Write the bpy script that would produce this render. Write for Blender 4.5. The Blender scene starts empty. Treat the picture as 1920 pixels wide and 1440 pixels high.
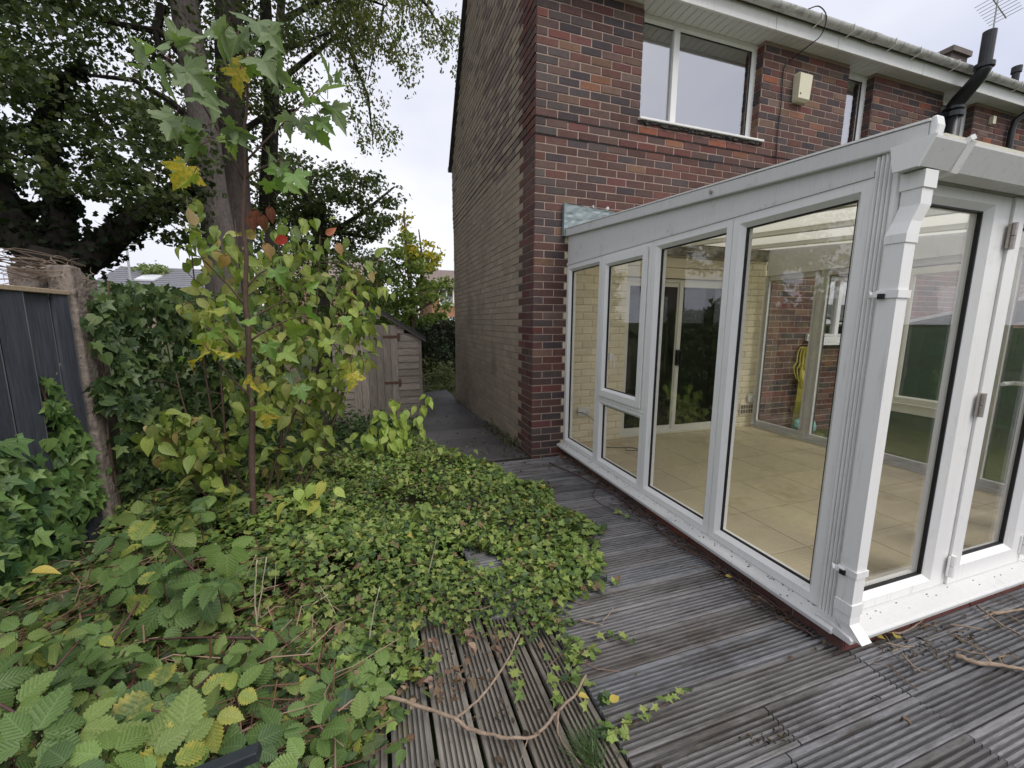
import bpy, math, random
import numpy as np
from mathutils import Matrix, Vector
rng = np.random.default_rng(7); random.seed(7)
S = bpy.context.scene
# ------------------------------------------------------------------ camera, sky, sun, exposure
F_PX = 761.18; W_PX, H_PX = 1920.0, 1440.0
CAM = np.array([-1.49787, -3.83912, 1.32654])
RC = np.array([[0.94874371, -0.31600918, 0.00485432], [0.04342929, 0.14556932, 0.98839439], [0.31304834, 0.93752214, -0.15183203]])
cd = bpy.data.cameras.new('camera'); cam = bpy.data.objects.new('camera', cd); S.collection.objects.link(cam)
cd.sensor_width = 36; cd.lens = 36 * F_PX / W_PX; cd.clip_start = 0.05; cd.clip_end = 2000
M = Matrix.Identity(4)
for i in range(3):
    M[i][0], M[i][1], M[i][2], M[i][3] = RC[0][i], RC[1][i], -RC[2][i], CAM[i]
cam.matrix_world = M; S.camera = cam
SUN_EL, SUN_AZ = math.radians(52), math.radians(152)
w = bpy.data.worlds.new('World'); S.world = w; w.use_nodes = True
wn, wl_ = w.node_tree.nodes, w.node_tree.links; wn.clear()
bgn = wn.new('ShaderNodeBackground'); wo = wn.new('ShaderNodeOutputWorld'); sky = wn.new('ShaderNodeTexSky')
sky.sky_type = 'NISHITA'; sky.sun_disc = False; sky.sun_elevation = SUN_EL; sky.sun_rotation = SUN_AZ; sky.dust_density = 3.0
tc = wn.new('ShaderNodeTexCoord'); mp = wn.new('ShaderNodeMapping'); mp.inputs['Scale'].default_value = (1, 1, 2.2)
nz = wn.new('ShaderNodeTexNoise'); nz.inputs['Scale'].default_value = 1.6; nz.inputs['Detail'].default_value = 4
cr = wn.new('ShaderNodeValToRGB')
cr.color_ramp.elements[0].position = .32; cr.color_ramp.elements[0].color = (5.5, 5.75, 6.9, 1)
cr.color_ramp.elements[1].position = .68; cr.color_ramp.elements[1].color = (8.5, 8.5, 8.9, 1)
mxw = wn.new('ShaderNodeMixRGB'); mxw.inputs[0].default_value = .9
wl_.new(tc.outputs['Generated'], mp.inputs[0]); wl_.new(mp.outputs[0], nz.inputs['Vector']); wl_.new(nz.outputs[0], cr.inputs[0])
wl_.new(sky.outputs[0], mxw.inputs[1]); wl_.new(cr.outputs[0], mxw.inputs[2]); wl_.new(mxw.outputs[0], bgn.inputs[0])
bgn.inputs[1].default_value = .1; wl_.new(bgn.outputs[0], wo.inputs[0])
sd = bpy.data.lights.new('sun', 'SUN'); sd.energy = 1.5; sd.angle = math.radians(30); sd.color = (1, .97, .93)
sun = bpy.data.objects.new('sun', sd); S.collection.objects.link(sun)
sv = Vector((math.sin(SUN_AZ) * math.cos(SUN_EL), math.cos(SUN_AZ) * math.cos(SUN_EL), math.sin(SUN_EL)))
sun.rotation_euler = sv.to_track_quat('Z', 'Y').to_euler()
S.view_settings.view_transform = 'Standard'; S.view_settings.look = 'None'; S.view_settings.gamma = 1
S.view_settings.exposure = 0.42; S.view_settings.use_curve_mapping = False
S.render.engine = 'CYCLES'
S.cycles.use_denoising = True; S.cycles.max_bounces = 8; S.cycles.transparent_max_bounces = 24
S.cycles.diffuse_bounces = 4; S.cycles.glossy_bounces = 4; S.cycles.transmission_bounces = 6
S.cycles.use_adaptive_sampling = True

# ------------------------------------------------------------------ helpers
def ray(x, y):
    return RC.T @ np.array([(x - 960) / F_PX, -(y - 720) / F_PX, 1.0])
def onX(x, y, X): d = ray(x, y); return CAM + d * (X - CAM[0]) / d[0]
def onY(x, y, Y): d = ray(x, y); return CAM + d * (Y - CAM[1]) / d[1]
def onZ(x, y, Z): d = ray(x, y); return CAM + d * (Z - CAM[2]) / d[2]
def proj(P):
    d = RC @ (np.asarray(P, float) - CAM); return np.array([960 + F_PX * d[0] / d[2], 720 - F_PX * d[1] / d[2], d[2]])
ROOTS = {}
def thing(name, loc, label, cat, group=None):
    o = bpy.data.objects.new(name, None); S.collection.objects.link(o); o.location = loc; o.empty_display_size = .1
    o['label'] = label; o['category'] = cat
    if group: o['group'] = group
    ROOTS[o.name] = Matrix.Translation(Vector(loc)); return o
def tag(o, label, cat, group=None, kind=None):
    o['label'] = label; o['category'] = cat
    if group: o['group'] = group
    if kind: o['kind'] = kind
    return o
def setting(name, loc=(0, 0, 0)):
    o = bpy.data.objects.new(name, None); S.collection.objects.link(o); o.location = loc; o['kind'] = 'structure'
    ROOTS[o.name] = Matrix.Translation(Vector(loc)); return o
def adopt(o, parent):
    if parent is not None:
        o.parent = parent
        o.matrix_parent_inverse = ROOTS[parent.name].inverted() if parent.name in ROOTS else Matrix.Identity(4)
def inst(name, me, parent, mat4, color=None):
    o = bpy.data.objects.new(name, me); S.collection.objects.link(o); adopt(o, parent); o.matrix_basis = Matrix(mat4)
    if parent is not None and parent.name not in ROOTS: o.matrix_parent_inverse = Matrix.Identity(4)
    if color is not None: o.color = tuple(color) if len(color) == 4 else (*color, 1)
    return o
class MB:
    def __init__(s): s.v = []; s.f = []; s.c = []
    def quad(s, a, b, c, d, col=(1, 1, 1)):
        n = len(s.v); s.v += [tuple(a), tuple(b), tuple(c), tuple(d)]; s.c += [col] * 4; s.f.append((n, n + 1, n + 2, n + 3))
    def poly(s, pts, col=(1, 1, 1)):
        n = len(s.v); s.v += [tuple(p) for p in pts]; s.c += [col] * len(pts); s.f.append(tuple(range(n, n + len(pts))))
    def box(s, x0, x1, y0, y1, z0, z1, col=(1, 1, 1), jit=0):
        x0, x1 = min(x0, x1), max(x0, x1); y0, y1 = min(y0, y1), max(y0, y1); z0, z1 = min(z0, z1), max(z0, z1)
        P = [(x, y, z) for z in (z0, z1) for (x, y) in ((x0, y0), (x1, y0), (x1, y1), (x0, y1))]
        if jit: P = [tuple(c + random.uniform(-jit, jit) for c in p) for p in P]
        s.hexa(P, col)
    def hexa(s, P, col=(1, 1, 1)):
        n = len(s.v); s.v += [tuple(p) for p in P]; s.c += [col] * 8
        s.f += [tuple(n + i for i in q) for q in ((3, 2, 1, 0), (4, 5, 6, 7), (0, 1, 5, 4), (1, 2, 6, 5), (2, 3, 7, 6), (3, 0, 4, 7))]
    def obox(s, c, ax, half, col=(1, 1, 1)):
        c = np.array(c, float); A = [np.array(a, float) for a in ax]
        P = [c + sx * half[0] * A[0] + sy * half[1] * A[1] + sz * half[2] * A[2] for sz in (-1, 1) for (sx, sy) in ((-1, -1), (1, -1), (1, 1), (-1, 1))]
        s.hexa(P, col)
    def tube(s, pts, rad, n=6, col=(1, 1, 1), caps=True):
        pts = [np.array(p, float) for p in pts]; k = len(pts)
        rad = [rad] * k if np.isscalar(rad) else list(rad); b = len(s.v); ref = None
        for i, p in enumerate(pts):
            t = pts[min(i + 1, k - 1)] - pts[max(i - 1, 0)]; t = t / (np.linalg.norm(t) + 1e-12)
            if ref is None: ref = np.cross(t, (0, 0, 1)) if abs(t[2]) < .9 else np.cross(t, (1, 0, 0))
            u = ref - t * np.dot(ref, t); u /= np.linalg.norm(u) + 1e-12; ref = u; v = np.cross(t, u)
            for j in range(n):
                a = 2 * math.pi * j / n; s.v.append(tuple(p + rad[i] * (math.cos(a) * u + math.sin(a) * v))); s.c.append(col)
        for i in range(k - 1):
            for j in range(n):
                s.f.append((b + i * n + j, b + i * n + (j + 1) % n, b + (i + 1) * n + (j + 1) % n, b + (i + 1) * n + j))
        if caps:
            s.f.append(tuple(b + j for j in reversed(range(n)))); s.f.append(tuple(b + (k - 1) * n + j for j in range(n)))
    def extrude(s, prof, fn, a, b, col=(1, 1, 1), caps=True):      # closed 2-D profile, fn(p, q, t) -> point, t in (a, b)
        n0 = len(s.v); k = len(prof)
        for t in (a, b):
            s.v += [tuple(fn(p[0], p[1], t)) for p in prof]; s.c += [col] * k
        for j in range(k): s.f.append((n0 + j, n0 + (j + 1) % k, n0 + k + (j + 1) % k, n0 + k + j))
        if caps: s.f.append(tuple(n0 + j for j in reversed(range(k)))); s.f.append(tuple(n0 + k + j for j in range(k)))
    def ring(s, O, U, V, N, u0, u1, v0, v1, prof, v1b=None, col=(1, 1, 1)):
        # mitred rectangular frame; prof = [(inset, height along N)...]; v1b = top height at u1 when the head slopes
        O, U, V, N = [np.array(a, float) for a in (O, U, V, N)]; v1b = v1 if v1b is None else v1b; R = []
        for (t, h) in prof:
            R.append([O + U * a + V * b + N * h for a, b in ((u0 + t, v0 + t), (u1 - t, v0 + t), (u1 - t, v1b - t), (u0 + t, v1 - t))])
        for A, B in zip(R[:-1], R[1:]):
            for i in range(4): s.quad(A[i], A[(i + 1) % 4], B[(i + 1) % 4], B[i], col)
    def brick(s, O, U, V, N, u0, u1, v0, v1, h, col, ch=.004, jit=.0012):
        O, U, V, N = [np.array(a, float) for a in (O, U, V, N)]
        j = lambda: random.uniform(-jit, jit)
        hh = h + random.uniform(-.0025, .002)
        a = [O + U * (x + j()) + V * (y + j()) for x, y in ((u0, v0), (u1, v0), (u1, v1), (u0, v1))]
        b = [O + U * (x + j()) + V * (y + j()) + N * (hh + j() * .5) for x, y in ((u0 + ch * .6, v0 + ch * .6), (u1 - ch * .6, v0 + ch * .6), (u1 - ch * .6, v1 - ch * .6), (u0 + ch * .6, v1 - ch * .6))]
        n = len(s.v); s.v += [tuple(p) for p in a + b]; s.c += [col] * 8
        s.f.append((n + 4, n + 5, n + 6, n + 7))
        for i in range(4): s.f.append((n + i, n + (i + 1) % 4, n + 4 + (i + 1) % 4, n + 4 + i))
    def build(s, name, mat, parent=None, smooth=False, kind=None):
        me = bpy.data.meshes.new(name); me.from_pydata(s.v, [], s.f)
        at = me.attributes.new('col', 'FLOAT_COLOR', 'POINT'); c = np.ones((len(s.v), 4), np.float32); c[:, :3] = np.array(s.c).reshape(-1, 3)
        at.data.foreach_set('color', c.ravel())
        if smooth: me.polygons.foreach_set('use_smooth', [True] * len(me.polygons))
        if mat: me.materials.append(mat)
        o = bpy.data.objects.new(name, me); S.collection.objects.link(o); adopt(o, parent)
        if kind: o['kind'] = kind
        return o
def catmull(P, k=6):
    P = np.array(P, float); Q = np.vstack([2 * P[0] - P[1], P, 2 * P[-1] - P[-2]]); out = []
    for i in range(1, len(Q) - 2):
        for t in np.linspace(0, 1, k, endpoint=False):
            a, b, c, d = Q[i - 1], Q[i], Q[i + 1], Q[i + 2]; out.append(.5 * (2 * b + (c - a) * t + (2 * a - 5 * b + 4 * c - d) * t * t + (3 * b - a - 3 * c + d) * t ** 3))
    return np.array(out + [P[-1]])
def part_box(name, mat, parent, *b, **k):
    m = MB(); m.box(*b, **k); return m.build(name, mat, parent)
def bevel(o, wd=.003, seg=1):
    b = o.modifiers.new('bevel', 'BEVEL'); b.width = wd; b.segments = seg; b.limit_method = 'ANGLE'; return o

# ------------------------------------------------------------------ materials
def mat(name, color=(1, 1, 1), rough=.6, attr=False, var=None, var2=None, bump=None, spec=.4, stain=None, metal=0, objcol=False, wood=None, algae=None):
    """var = (scale, amount) value noise; stain = (scale, threshold, colour, amount); bump = (scale, strength, distance); wood = axis stretch"""
    m = bpy.data.materials.new(name); m.use_nodes = True; N, L = m.node_tree.nodes, m.node_tree.links
    b = N['Principled BSDF']; b.inputs['Roughness'].default_value = rough; b.inputs['Specular IOR Level'].default_value = spec; b.inputs['Metallic'].default_value = metal
    tx = N.new('ShaderNodeTexCoord'); vec = tx.outputs['Object']
    if wood:
        mm = N.new('ShaderNodeMapping'); mm.inputs['Scale'].default_value = wood; L.new(vec, mm.inputs[0]); wvec = mm.outputs[0]
    else: wvec = vec
    if attr:
        a = N.new('ShaderNodeAttribute'); a.attribute_name = 'col'; cur = a.outputs['Color']
        mu = N.new('ShaderNodeMixRGB'); mu.blend_type = 'MULTIPLY'; mu.inputs[0].default_value = 1; L.new(cur, mu.inputs[1]); mu.inputs[2].default_value = (*color, 1); cur = mu.outputs[0]
    else:
        r = N.new('ShaderNodeRGB'); r.outputs[0].default_value = (*color, 1); cur = r.outputs[0]
    if objcol:
        oi = N.new('ShaderNodeObjectInfo'); mu = N.new('ShaderNodeMixRGB'); mu.blend_type = 'MULTIPLY'; mu.inputs[0].default_value = 1
        L.new(cur, mu.inputs[1]); L.new(oi.outputs['Color'], mu.inputs[2]); cur = mu.outputs[0]
    for vv in (var, var2):
        if vv:
            n = N.new('ShaderNodeTexNoise'); n.inputs['Scale'].default_value = vv[0]; n.inputs['Detail'].default_value = 5; n.inputs['Roughness'].default_value = .65; L.new(wvec, n.inputs['Vector'])
            rp = N.new('ShaderNodeMapRange'); rp.inputs[1].default_value = .25; rp.inputs[2].default_value = .75; rp.inputs[3].default_value = 1 - vv[1]; rp.inputs[4].default_value = 1 + vv[1]; L.new(n.outputs[0], rp.inputs[0])
            mu = N.new('ShaderNodeMixRGB'); mu.blend_type = 'MULTIPLY'; mu.inputs[0].default_value = 1; L.new(cur, mu.inputs[1]); L.new(rp.outputs[0], mu.inputs[2]); cur = mu.outputs[0]
    for st in (stain if isinstance(stain, list) else [stain] if stain else []):
        n = N.new('ShaderNodeTexNoise'); n.inputs['Scale'].default_value = st[0]; n.inputs['Detail'].default_value = 7; n.inputs['Roughness'].default_value = .7; L.new(wvec if len(st) > 4 else vec, n.inputs['Vector'])
        rp = N.new('ShaderNodeMapRange'); rp.inputs[1].default_value = st[1]; rp.inputs[2].default_value = st[1] + .12; rp.inputs[3].default_value = 0; rp.inputs[4].default_value = st[3]; L.new(n.outputs[0], rp.inputs[0])
        mu = N.new('ShaderNodeMixRGB'); L.new(rp.outputs[0], mu.inputs[0]); L.new(cur, mu.inputs[1]); mu.inputs[2].default_value = (*st[2], 1); cur = mu.outputs[0]
    L.new(cur, b.inputs['Base Color'])
    if bump:
        n = N.new('ShaderNodeTexNoise'); n.inputs['Scale'].default_value = bump[0]; n.inputs['Detail'].default_value = 6; L.new(wvec, n.inputs['Vector'])
        bp = N.new('ShaderNodeBump'); bp.inputs['Strength'].default_value = bump[1]; bp.inputs['Distance'].default_value = bump[2]; L.new(n.outputs[0], bp.inputs['Height']); L.new(bp.outputs[0], b.inputs['Normal'])
    return m
def leaf_mat(name, veins=0., edge=None, rough=.42, trans=.28, spec=.45, palm=False):
    m = bpy.data.materials.new(name); m.use_nodes = True; N, L = m.node_tree.nodes, m.node_tree.links
    b = N['Principled BSDF']; b.inputs['Roughness'].default_value = rough; b.inputs['Specular IOR Level'].default_value = spec
    a = N.new('ShaderNodeAttribute'); a.attribute_name = 'col'; oi = N.new('ShaderNodeObjectInfo')
    mu = N.new('ShaderNodeMixRGB'); mu.blend_type = 'MULTIPLY'; mu.inputs[0].default_value = 1; L.new(a.outputs['Color'], mu.inputs[1]); L.new(oi.outputs['Color'], mu.inputs[2]); cur = mu.outputs[0]
    tx = N.new('ShaderNodeTexCoord'); sep = N.new('ShaderNodeSeparateXYZ'); L.new(tx.outputs['UV'], sep.inputs[0])
    def math_(op, *v):
        n = N.new('ShaderNodeMath'); n.operation = op
        for i, x in enumerate(v):
            if hasattr(x, 'node'): L.new(x, n.inputs[i])
            else: n.inputs[i].default_value = x
        return n.outputs[0]
    ax = math_('ABSOLUTE', math_('SUBTRACT', sep.outputs[0], .5))
    nz = N.new('ShaderNodeTexNoise'); nz.inputs['Scale'].default_value = 30; nz.inputs['Detail'].default_value = 4; L.new(tx.outputs['Object'], nz.inputs['Vector'])
    rp = N.new('ShaderNodeMapRange'); rp.inputs[1].default_value = .3; rp.inputs[2].default_value = .7; rp.inputs[3].default_value = .75; rp.inputs[4].default_value = 1.25; L.new(nz.outputs[0], rp.inputs[0])
    mu = N.new('ShaderNodeMixRGB'); mu.blend_type = 'MULTIPLY'; mu.inputs[0].default_value = 1; L.new(cur, mu.inputs[1]); L.new(rp.outputs[0], mu.inputs[2]); cur = mu.outputs[0]
    if veins:
        if palm:
            ang = math_('ARCTAN2', math_('SUBTRACT', sep.outputs[0], .5), math_('ADD', sep.outputs[1], .02))
            wv = math_('FRACT', math_('ADD', math_('DIVIDE', ang, .72), 10.5)); side = math_('LESS_THAN', math_('ABSOLUTE', math_('SUBTRACT', wv, .5)), .035)
        else:
            wv = math_('FRACT', math_('SUBTRACT', math_('MULTIPLY', sep.outputs[1], 8.5), math_('MULTIPLY', ax, 7.0)))
            side = math_('LESS_THAN', math_('ABSOLUTE', math_('SUBTRACT', wv, .5)), .08)
        mid = math_('LESS_THAN', ax, .018); vn = math_('MULTIPLY', math_('MAXIMUM', side, mid), veins)
        mv = N.new('ShaderNodeMixRGB'); mv.blend_type = 'SCREEN'; L.new(vn, mv.inputs[0]); L.new(cur, mv.inputs[1]); mv.inputs[2].default_value = (.16, .20, .09, 1); cur = mv.outputs[0]
        bp = N.new('ShaderNodeBump'); bp.inputs['Strength'].default_value = .5; bp.inputs['Distance'].default_value = .004; bp.invert = True
        tri = math_('ABSOLUTE', math_('SUBTRACT', wv, .5)); L.new(math_('ADD', tri, ax), bp.inputs['Height']); bp.invert = False; L.new(bp.outputs[0], b.inputs['Normal'])
    ny = N.new('ShaderNodeTexNoise'); ny.inputs['Scale'].default_value = 5; ny.inputs['Detail'].default_value = 3; L.new(tx.outputs['Object'], ny.inputs['Vector'])
    ey = N.new('ShaderNodeMapRange'); ey.inputs[1].default_value = .55; ey.inputs[2].default_value = .95; L.new(math_('ADD', ny.outputs[0], ax), ey.inputs[0])
    my = N.new('ShaderNodeMixRGB'); L.new(math_('MULTIPLY', ey.outputs[0], math_('SUBTRACT', 1.0, oi.outputs['Alpha'])), my.inputs[0]); L.new(cur, my.inputs[1]); my.inputs[2].default_value = (.50, .42, .09, 1); cur = my.outputs[0]
    L.new(cur, b.inputs['Base Color'])
    t = N.new('ShaderNodeBsdfTranslucent'); br = N.new('ShaderNodeMixRGB'); br.blend_type = 'MULTIPLY'; br.inputs[0].default_value = 1; L.new(cur, br.inputs[1]); br.inputs[2].default_value = (1.3, 1.5, .7, 1); L.new(br.outputs[0], t.inputs[0])
    ms = N.new('ShaderNodeMixShader'); ms.inputs[0].default_value = trans; L.new(b.outputs[0], ms.inputs[1]); L.new(t.outputs[0], ms.inputs[2])
    L.new(ms.outputs[0], N['Material Output'].inputs[0]); return m
def glass_mat(name, ior=1.5, tint=(.93, .95, .94), rough=.0):
    m = bpy.data.materials.new(name); m.use_nodes = True; N, L = m.node_tree.nodes, m.node_tree.links; N.remove(N['Principled BSDF'])
    lw = N.new('ShaderNodeLayerWeight'); lw.inputs[0].default_value = .5; pw = N.new('ShaderNodeMath'); pw.operation = 'POWER'; L.new(lw.outputs['Facing'], pw.inputs[0]); pw.inputs[1].default_value = 5
    fr = N.new('ShaderNodeMapRange'); fr.inputs[3].default_value = ((ior - 1) / (ior + 1)) ** 2; fr.inputs[4].default_value = 1; L.new(pw.outputs[0], fr.inputs[0]); t = N.new('ShaderNodeBsdfTransparent'); t.inputs[0].default_value = (*tint, 1)
    g = N.new('ShaderNodeBsdfGlossy'); g.inputs['Roughness'].default_value = rough; ms = N.new('ShaderNodeMixShader')
    L.new(fr.outputs[0], ms.inputs[0]); L.new(t.outputs[0], ms.inputs[1]); L.new(g.outputs[0], ms.inputs[2]); L.new(ms.outputs[0], N['Material Output'].inputs[0]); return m

PVC = mat('white_pvc', (.82, .81, .785), .35, wood=(26, 26, 1.6), var=(6, .03), stain=[(2.0, .56, (.50, .49, .43), .40, 1), (7, .62, (.46, .46, .41), .30), (60, .68, (.28, .28, .24), .4)])
PVC_DIRTY = mat('weathered_pvc', (.66, .655, .635), .5, wood=(24, 24, 2), var=(4, .07), stain=[(2.0, .56, (.42, .41, .36), .32, 1), (5, .58, (.36, .35, .32), .55), (40, .62, (.25, .24, .21), .5)])
PVC_IN = mat('cream_pvc', (.72, .71, .64), .4, var=(5, .04))
BRICK = mat('facing_brick', (1, 1, 1), .85, attr=True, var=(55, .20), var2=(9, .14), bump=(70, .5, .004), spec=.25, stain=[(16, .66, (.30, .25, .23), .30)])
MORTAR = mat('mortar', (.38, .285, .24), .95, var=(60, .25), bump=(90, .6, .004), spec=.1, stain=[(3, .62, (.30, .23, .20), .5)])
GABLE = mat('buff_brick', (1, 1, 1), .9, attr=True, var=(40, .2), var2=(1.3, .14), bump=(60, .5, .004), spec=.15, stain=[(.55, .55, (.105, .105, .045), .35), (1.1, .60, (.09, .07, .06), .3)])
GMORTAR = mat('grey_mortar', (.235, .195, .155), .95, var=(30, .25), spec=.1)
PAINTED = mat('cream_painted_brick', (1, 1, 1), .7, attr=True, var=(3, .10), var2=(25, .06), bump=(50, .5, .004), stain=[(2.2, .62, (.42, .36, .22), .35)])
PMORTAR = mat('cream_painted_mortar', (.60, .54, .39), .8, var=(6, .1))
PLANKW = mat('white_soffit_board', (.74, .73, .71), .5, var=(3, .08), stain=[(5, .62, (.45, .43, .40), .4)])
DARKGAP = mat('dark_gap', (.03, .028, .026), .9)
DECK = mat('weathered_deck_timber', (1, 1, 1), .62, attr=True, wood=(3, 30, 30), var=(3.5, .32), var2=(1.1, .22), bump=(5, .45, .004), spec=.35, stain=[(.45, .515, (.048, .039, .030), .74, 1), (2.2, .56, (.045, .037, .028), .62), (5, .54, (.06, .05, .036), .6, 1), (9, .62, (.17, .15, .085), .5), (45, .64, (.035, .033, .03), .65)])
DECKY = mat('mossy_deck_timber', (1, 1, 1), .75, attr=True, wood=(30, 3, 30), var=(3.5, .35), var2=(1.1, .22), bump=(5, .5, .005), spec=.2, stain=[(4.0, .56, (.20, .17, .07), .55), (9, .58, (.05, .042, .036), .6)])
FENCE = mat('dark_stained_board', (1, 1, 1), .6, attr=True, wood=(14, 14, 1.1), var=(5, .35), var2=(1.6, .2), bump=(6, .4, .003), spec=.3, stain=[(2.6, .58, (.17, .145, .12), .5, 1), (9, .57, (.13, .135, .15), .5, 1), (4, .6, (.02, .02, .024), .6, 1)])
FENCEW = mat('greyed_edge', (.15, .155, .165), .7, wood=(14, 14, 1.1), var=(5, .3))
RAWWOOD = mat('bare_timber', (.40, .31, .21), .75, wood=(3, 20, 20), var=(5, .3), bump=(6, .3, .003))
SHEDW = mat('old_shed_timber', (1, 1, 1), .85, attr=True, wood=(2, 2, 18), var=(4, .35), var2=(1.5, .2), bump=(6, .5, .004), spec=.15, stain=[(6, .62, (.07, .055, .045), .5, 1)])
SHEDV = mat('old_shed_door_timber', (1, 1, 1), .85, attr=True, wood=(18, 18, 2), var=(4, .35), var2=(1.5, .2), bump=(6, .5, .004), spec=.15, stain=[(6, .60, (.07, .055, .045), .5, 1)])
FELT = mat('roofing_felt', (.035, .036, .038), .9, var=(30, .3), bump=(60, .4, .004))
CONC = mat('lichened_concrete', (.27, .225, .195), .95, var=(18, .35), bump=(35, .9, .012), spec=.1, stain=[(11, .52, (.075, .066, .058), .75), (60, .60, (.48, .45, .40), .55), (28, .58, (.05, .045, .04), .7)])
PATHM = mat('damp_path_slab', (1, 1, 1), .5, attr=True, var=(5, .3), var2=(40, .2), bump=(40, .4, .004), spec=.4, stain=[(2.5, .52, (.035, .040, .022), .6), (6, .58, (.10, .095, .085), .5)])
SOIL = mat('soil', (.06, .05, .032), .95, var=(3, .35), var2=(30, .35), bump=(25, .8, .03), spec=.1, stain=[(.5, .40, (.055, .085, .028), .8), (6, .5, (.08, .11, .04), .5)])
TILE = mat('floor_tile', (1, 1, 1), .45, attr=True, var=(3, .10), var2=(20, .05), spec=.4, stain=[(1.5, .56, (.25, .17, .09), .55), (9, .63, (.30, .22, .13), .4)])
GROUT = mat('floor_grout', (.43, .365, .24), .9)
BLACKP = mat('black_pipe', (.022, .023, .025), .35, var=(10, .3), spec=.5, stain=[(6, .66, (.30, .30, .30), .5)])
RUBBER = mat('black_gasket', (.012, .012, .013), .5)
ROOFT = mat('dark_roof_tile', (.07, .055, .05), .85, var=(12, .3), bump=(20, .5, .01))
VERGE = mat('verge_mortar', (.05, .045, .042), .9, var=(12, .4), bump=(20, .6, .01))
GUTTERM = mat('lichened_gutter', (.60, .59, .56), .6, var=(6, .1), stain=[(10, .50, (.24, .23, .20), .75), (50, .58, (.12, .12, .10), .6)])
GREYPIPE = mat('grey_upvc', (.42, .43, .44), .5)
LEAD = mat('lead_flashing', (.24, .29, .30), .5, var=(7, .15), bump=(9, .5, .02), spec=.4)
BARK = mat('grey_bark', (.145, .125, .115), .9, wood=(6, 6, 2), var=(3, .28), var2=(12, .2), bump=(10, .7, .02), spec=.1, stain=[(3, .62, (.05, .06, .035), .5)])
BARKB = mat('brown_bark', (.085, .070, .064), .9, wood=(6, 6, 2), var=(3, .28), var2=(12, .2), bump=(10, .7, .02), spec=.1)
BARKD = mat('dark_bark', (.035, .030, .026), .95, var=(6, .3), bump=(10, .8, .03), spec=.1)
STEM = mat('brown_stem', (.10, .065, .05), .8, var=(40, .25), spec=.2)
CANE = mat('bramble_cane', (.085, .042, .038), .6, var=(50, .3), spec=.3)
STICK = mat('dead_stick', (.28, .21, .155), .85, var=(25, .3), var2=(140, .3), bump=(90, .8, .004), spec=.1, stain=[(30, .6, (.12, .085, .06), .7)])
STRAWM = mat('dry_stalk', (.50, .43, .30), .8, var=(30, .25))
LEAFM = leaf_mat('plain_leaf', 0, spec=.28); LEAFV = leaf_mat('veined_leaf', .32, spec=.28); IVYM = leaf_mat('ivy_leaf', .40, rough=.42, trans=.18, spec=.32, palm=True)
TREEM = leaf_mat('tree_leaf', 0, rough=.6, trans=.35, spec=.2); DRYM = mat('dry_climber_stem', (.20, .15, .115), .85, var=(20, .3)); DEADM = leaf_mat('dead_leaf', .25, rough=.8, trans=.1, spec=.1)
GLASS = glass_mat('conservatory_glass', 1.8, (.985, .985, .98)); GLASSU = glass_mat('coated_window_glass', 6.5, (.8, .82, .82))
DOORGLASS = glass_mat('door_glass', 1.5, (.55, .56, .55))
IRON = mat('rusty_iron', (.09, .045, .03), .8, var=(40, .4)); STEEL = mat('hinge_steel', (.40, .36, .32), .45, metal=.6, var=(30, .25))
YELLOWH = mat('yellow_hose', (.50, .43, .085), .45, var=(12, .15)); AQUA = mat('pale_green_plastic', (.20, .46, .40), .4)
CREAMP = mat('cream_plastic', (.72, .68, .50), .45, var=(8, .05)); SOCKETM = mat('socket_white', (.70, .70, .66), .4)
GREENP = mat('dark_green_panel', (.018, .062, .050), .5, var=(4, .2)); INTERIOR = mat('dim_plaster', (.30, .28, .26), .9); CARPET = mat('brown_carpet', (.10, .06, .045), .95)
POLYC = bpy.data.materials.new('polycarbonate'); POLYC.use_nodes = True
_n, _l = POLYC.node_tree.nodes, POLYC.node_tree.links; _t = _n.new('ShaderNodeBsdfTranslucent'); _t.inputs[0].default_value = (.84, .83, .75, 1)
_m = _n.new('ShaderNodeMixShader'); _m.inputs[0].default_value = .85; _n['Principled BSDF'].inputs['Base Color'].default_value = (.68, .67, .62, 1); _n['Principled BSDF'].inputs['Roughness'].default_value = .4
_l.new(_n['Principled BSDF'].outputs[0], _m.inputs[1]); _l.new(_t.outputs[0], _m.inputs[2]); _l.new(_m.outputs[0], _n['Material Output'].inputs[0])

# ------------------------------------------------------------------ ground and path
def smooth(t): t = np.clip(t, 0, 1); return t * t * (3 - 2 * t)
def gz(x, y): return -.13 - .13 * smooth((np.asarray(y) - .3) / 4.0)
def axis(near, far, n):
    a = np.linspace(-near, near, n); b = near * (far / near) ** np.linspace(.1, 1, 10); return np.concatenate([-b[::-1], a, b])
gx = axis(9, 900, 37); gy = axis(9, 900, 37); m = MB()
for y in gy:
    for x in gx:
        m.v.append((x, y, float(gz(x, y)) + (random.uniform(-.015, .015) if abs(x) < 9 and abs(y) < 9 else 0) - (1.2 if False else 0))); m.c.append((1, 1, 1))
nx = len(gx)
for j in range(len(gy) - 1):
    for i in range(nx - 1): m.f.append((j * nx + i, j * nx + i + 1, (j + 1) * nx + i + 1, (j + 1) * nx + i))
m.build('ground', SOIL, smooth=True, kind='structure')
path = setting('path', (-.5, 2, -.1))
y = .02
while y < 11:
    L = random.uniform(.34, .62)
    for (xa, xb) in ((-1.02, -.012),):
        z = float(gz(0, y + L / 2)) + .045 + random.uniform(-.006, .006); m = MB(); v = random.uniform(.62, 1.5)
        m.box(xa + .006, xb - .006, y + .006, y + L - .006, z - .05, z, (.062 * v, .058 * v, .059 * v), jit=.005); bevel(m.build('paving_slab', PATHM, path), .004)
    y += L

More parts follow.
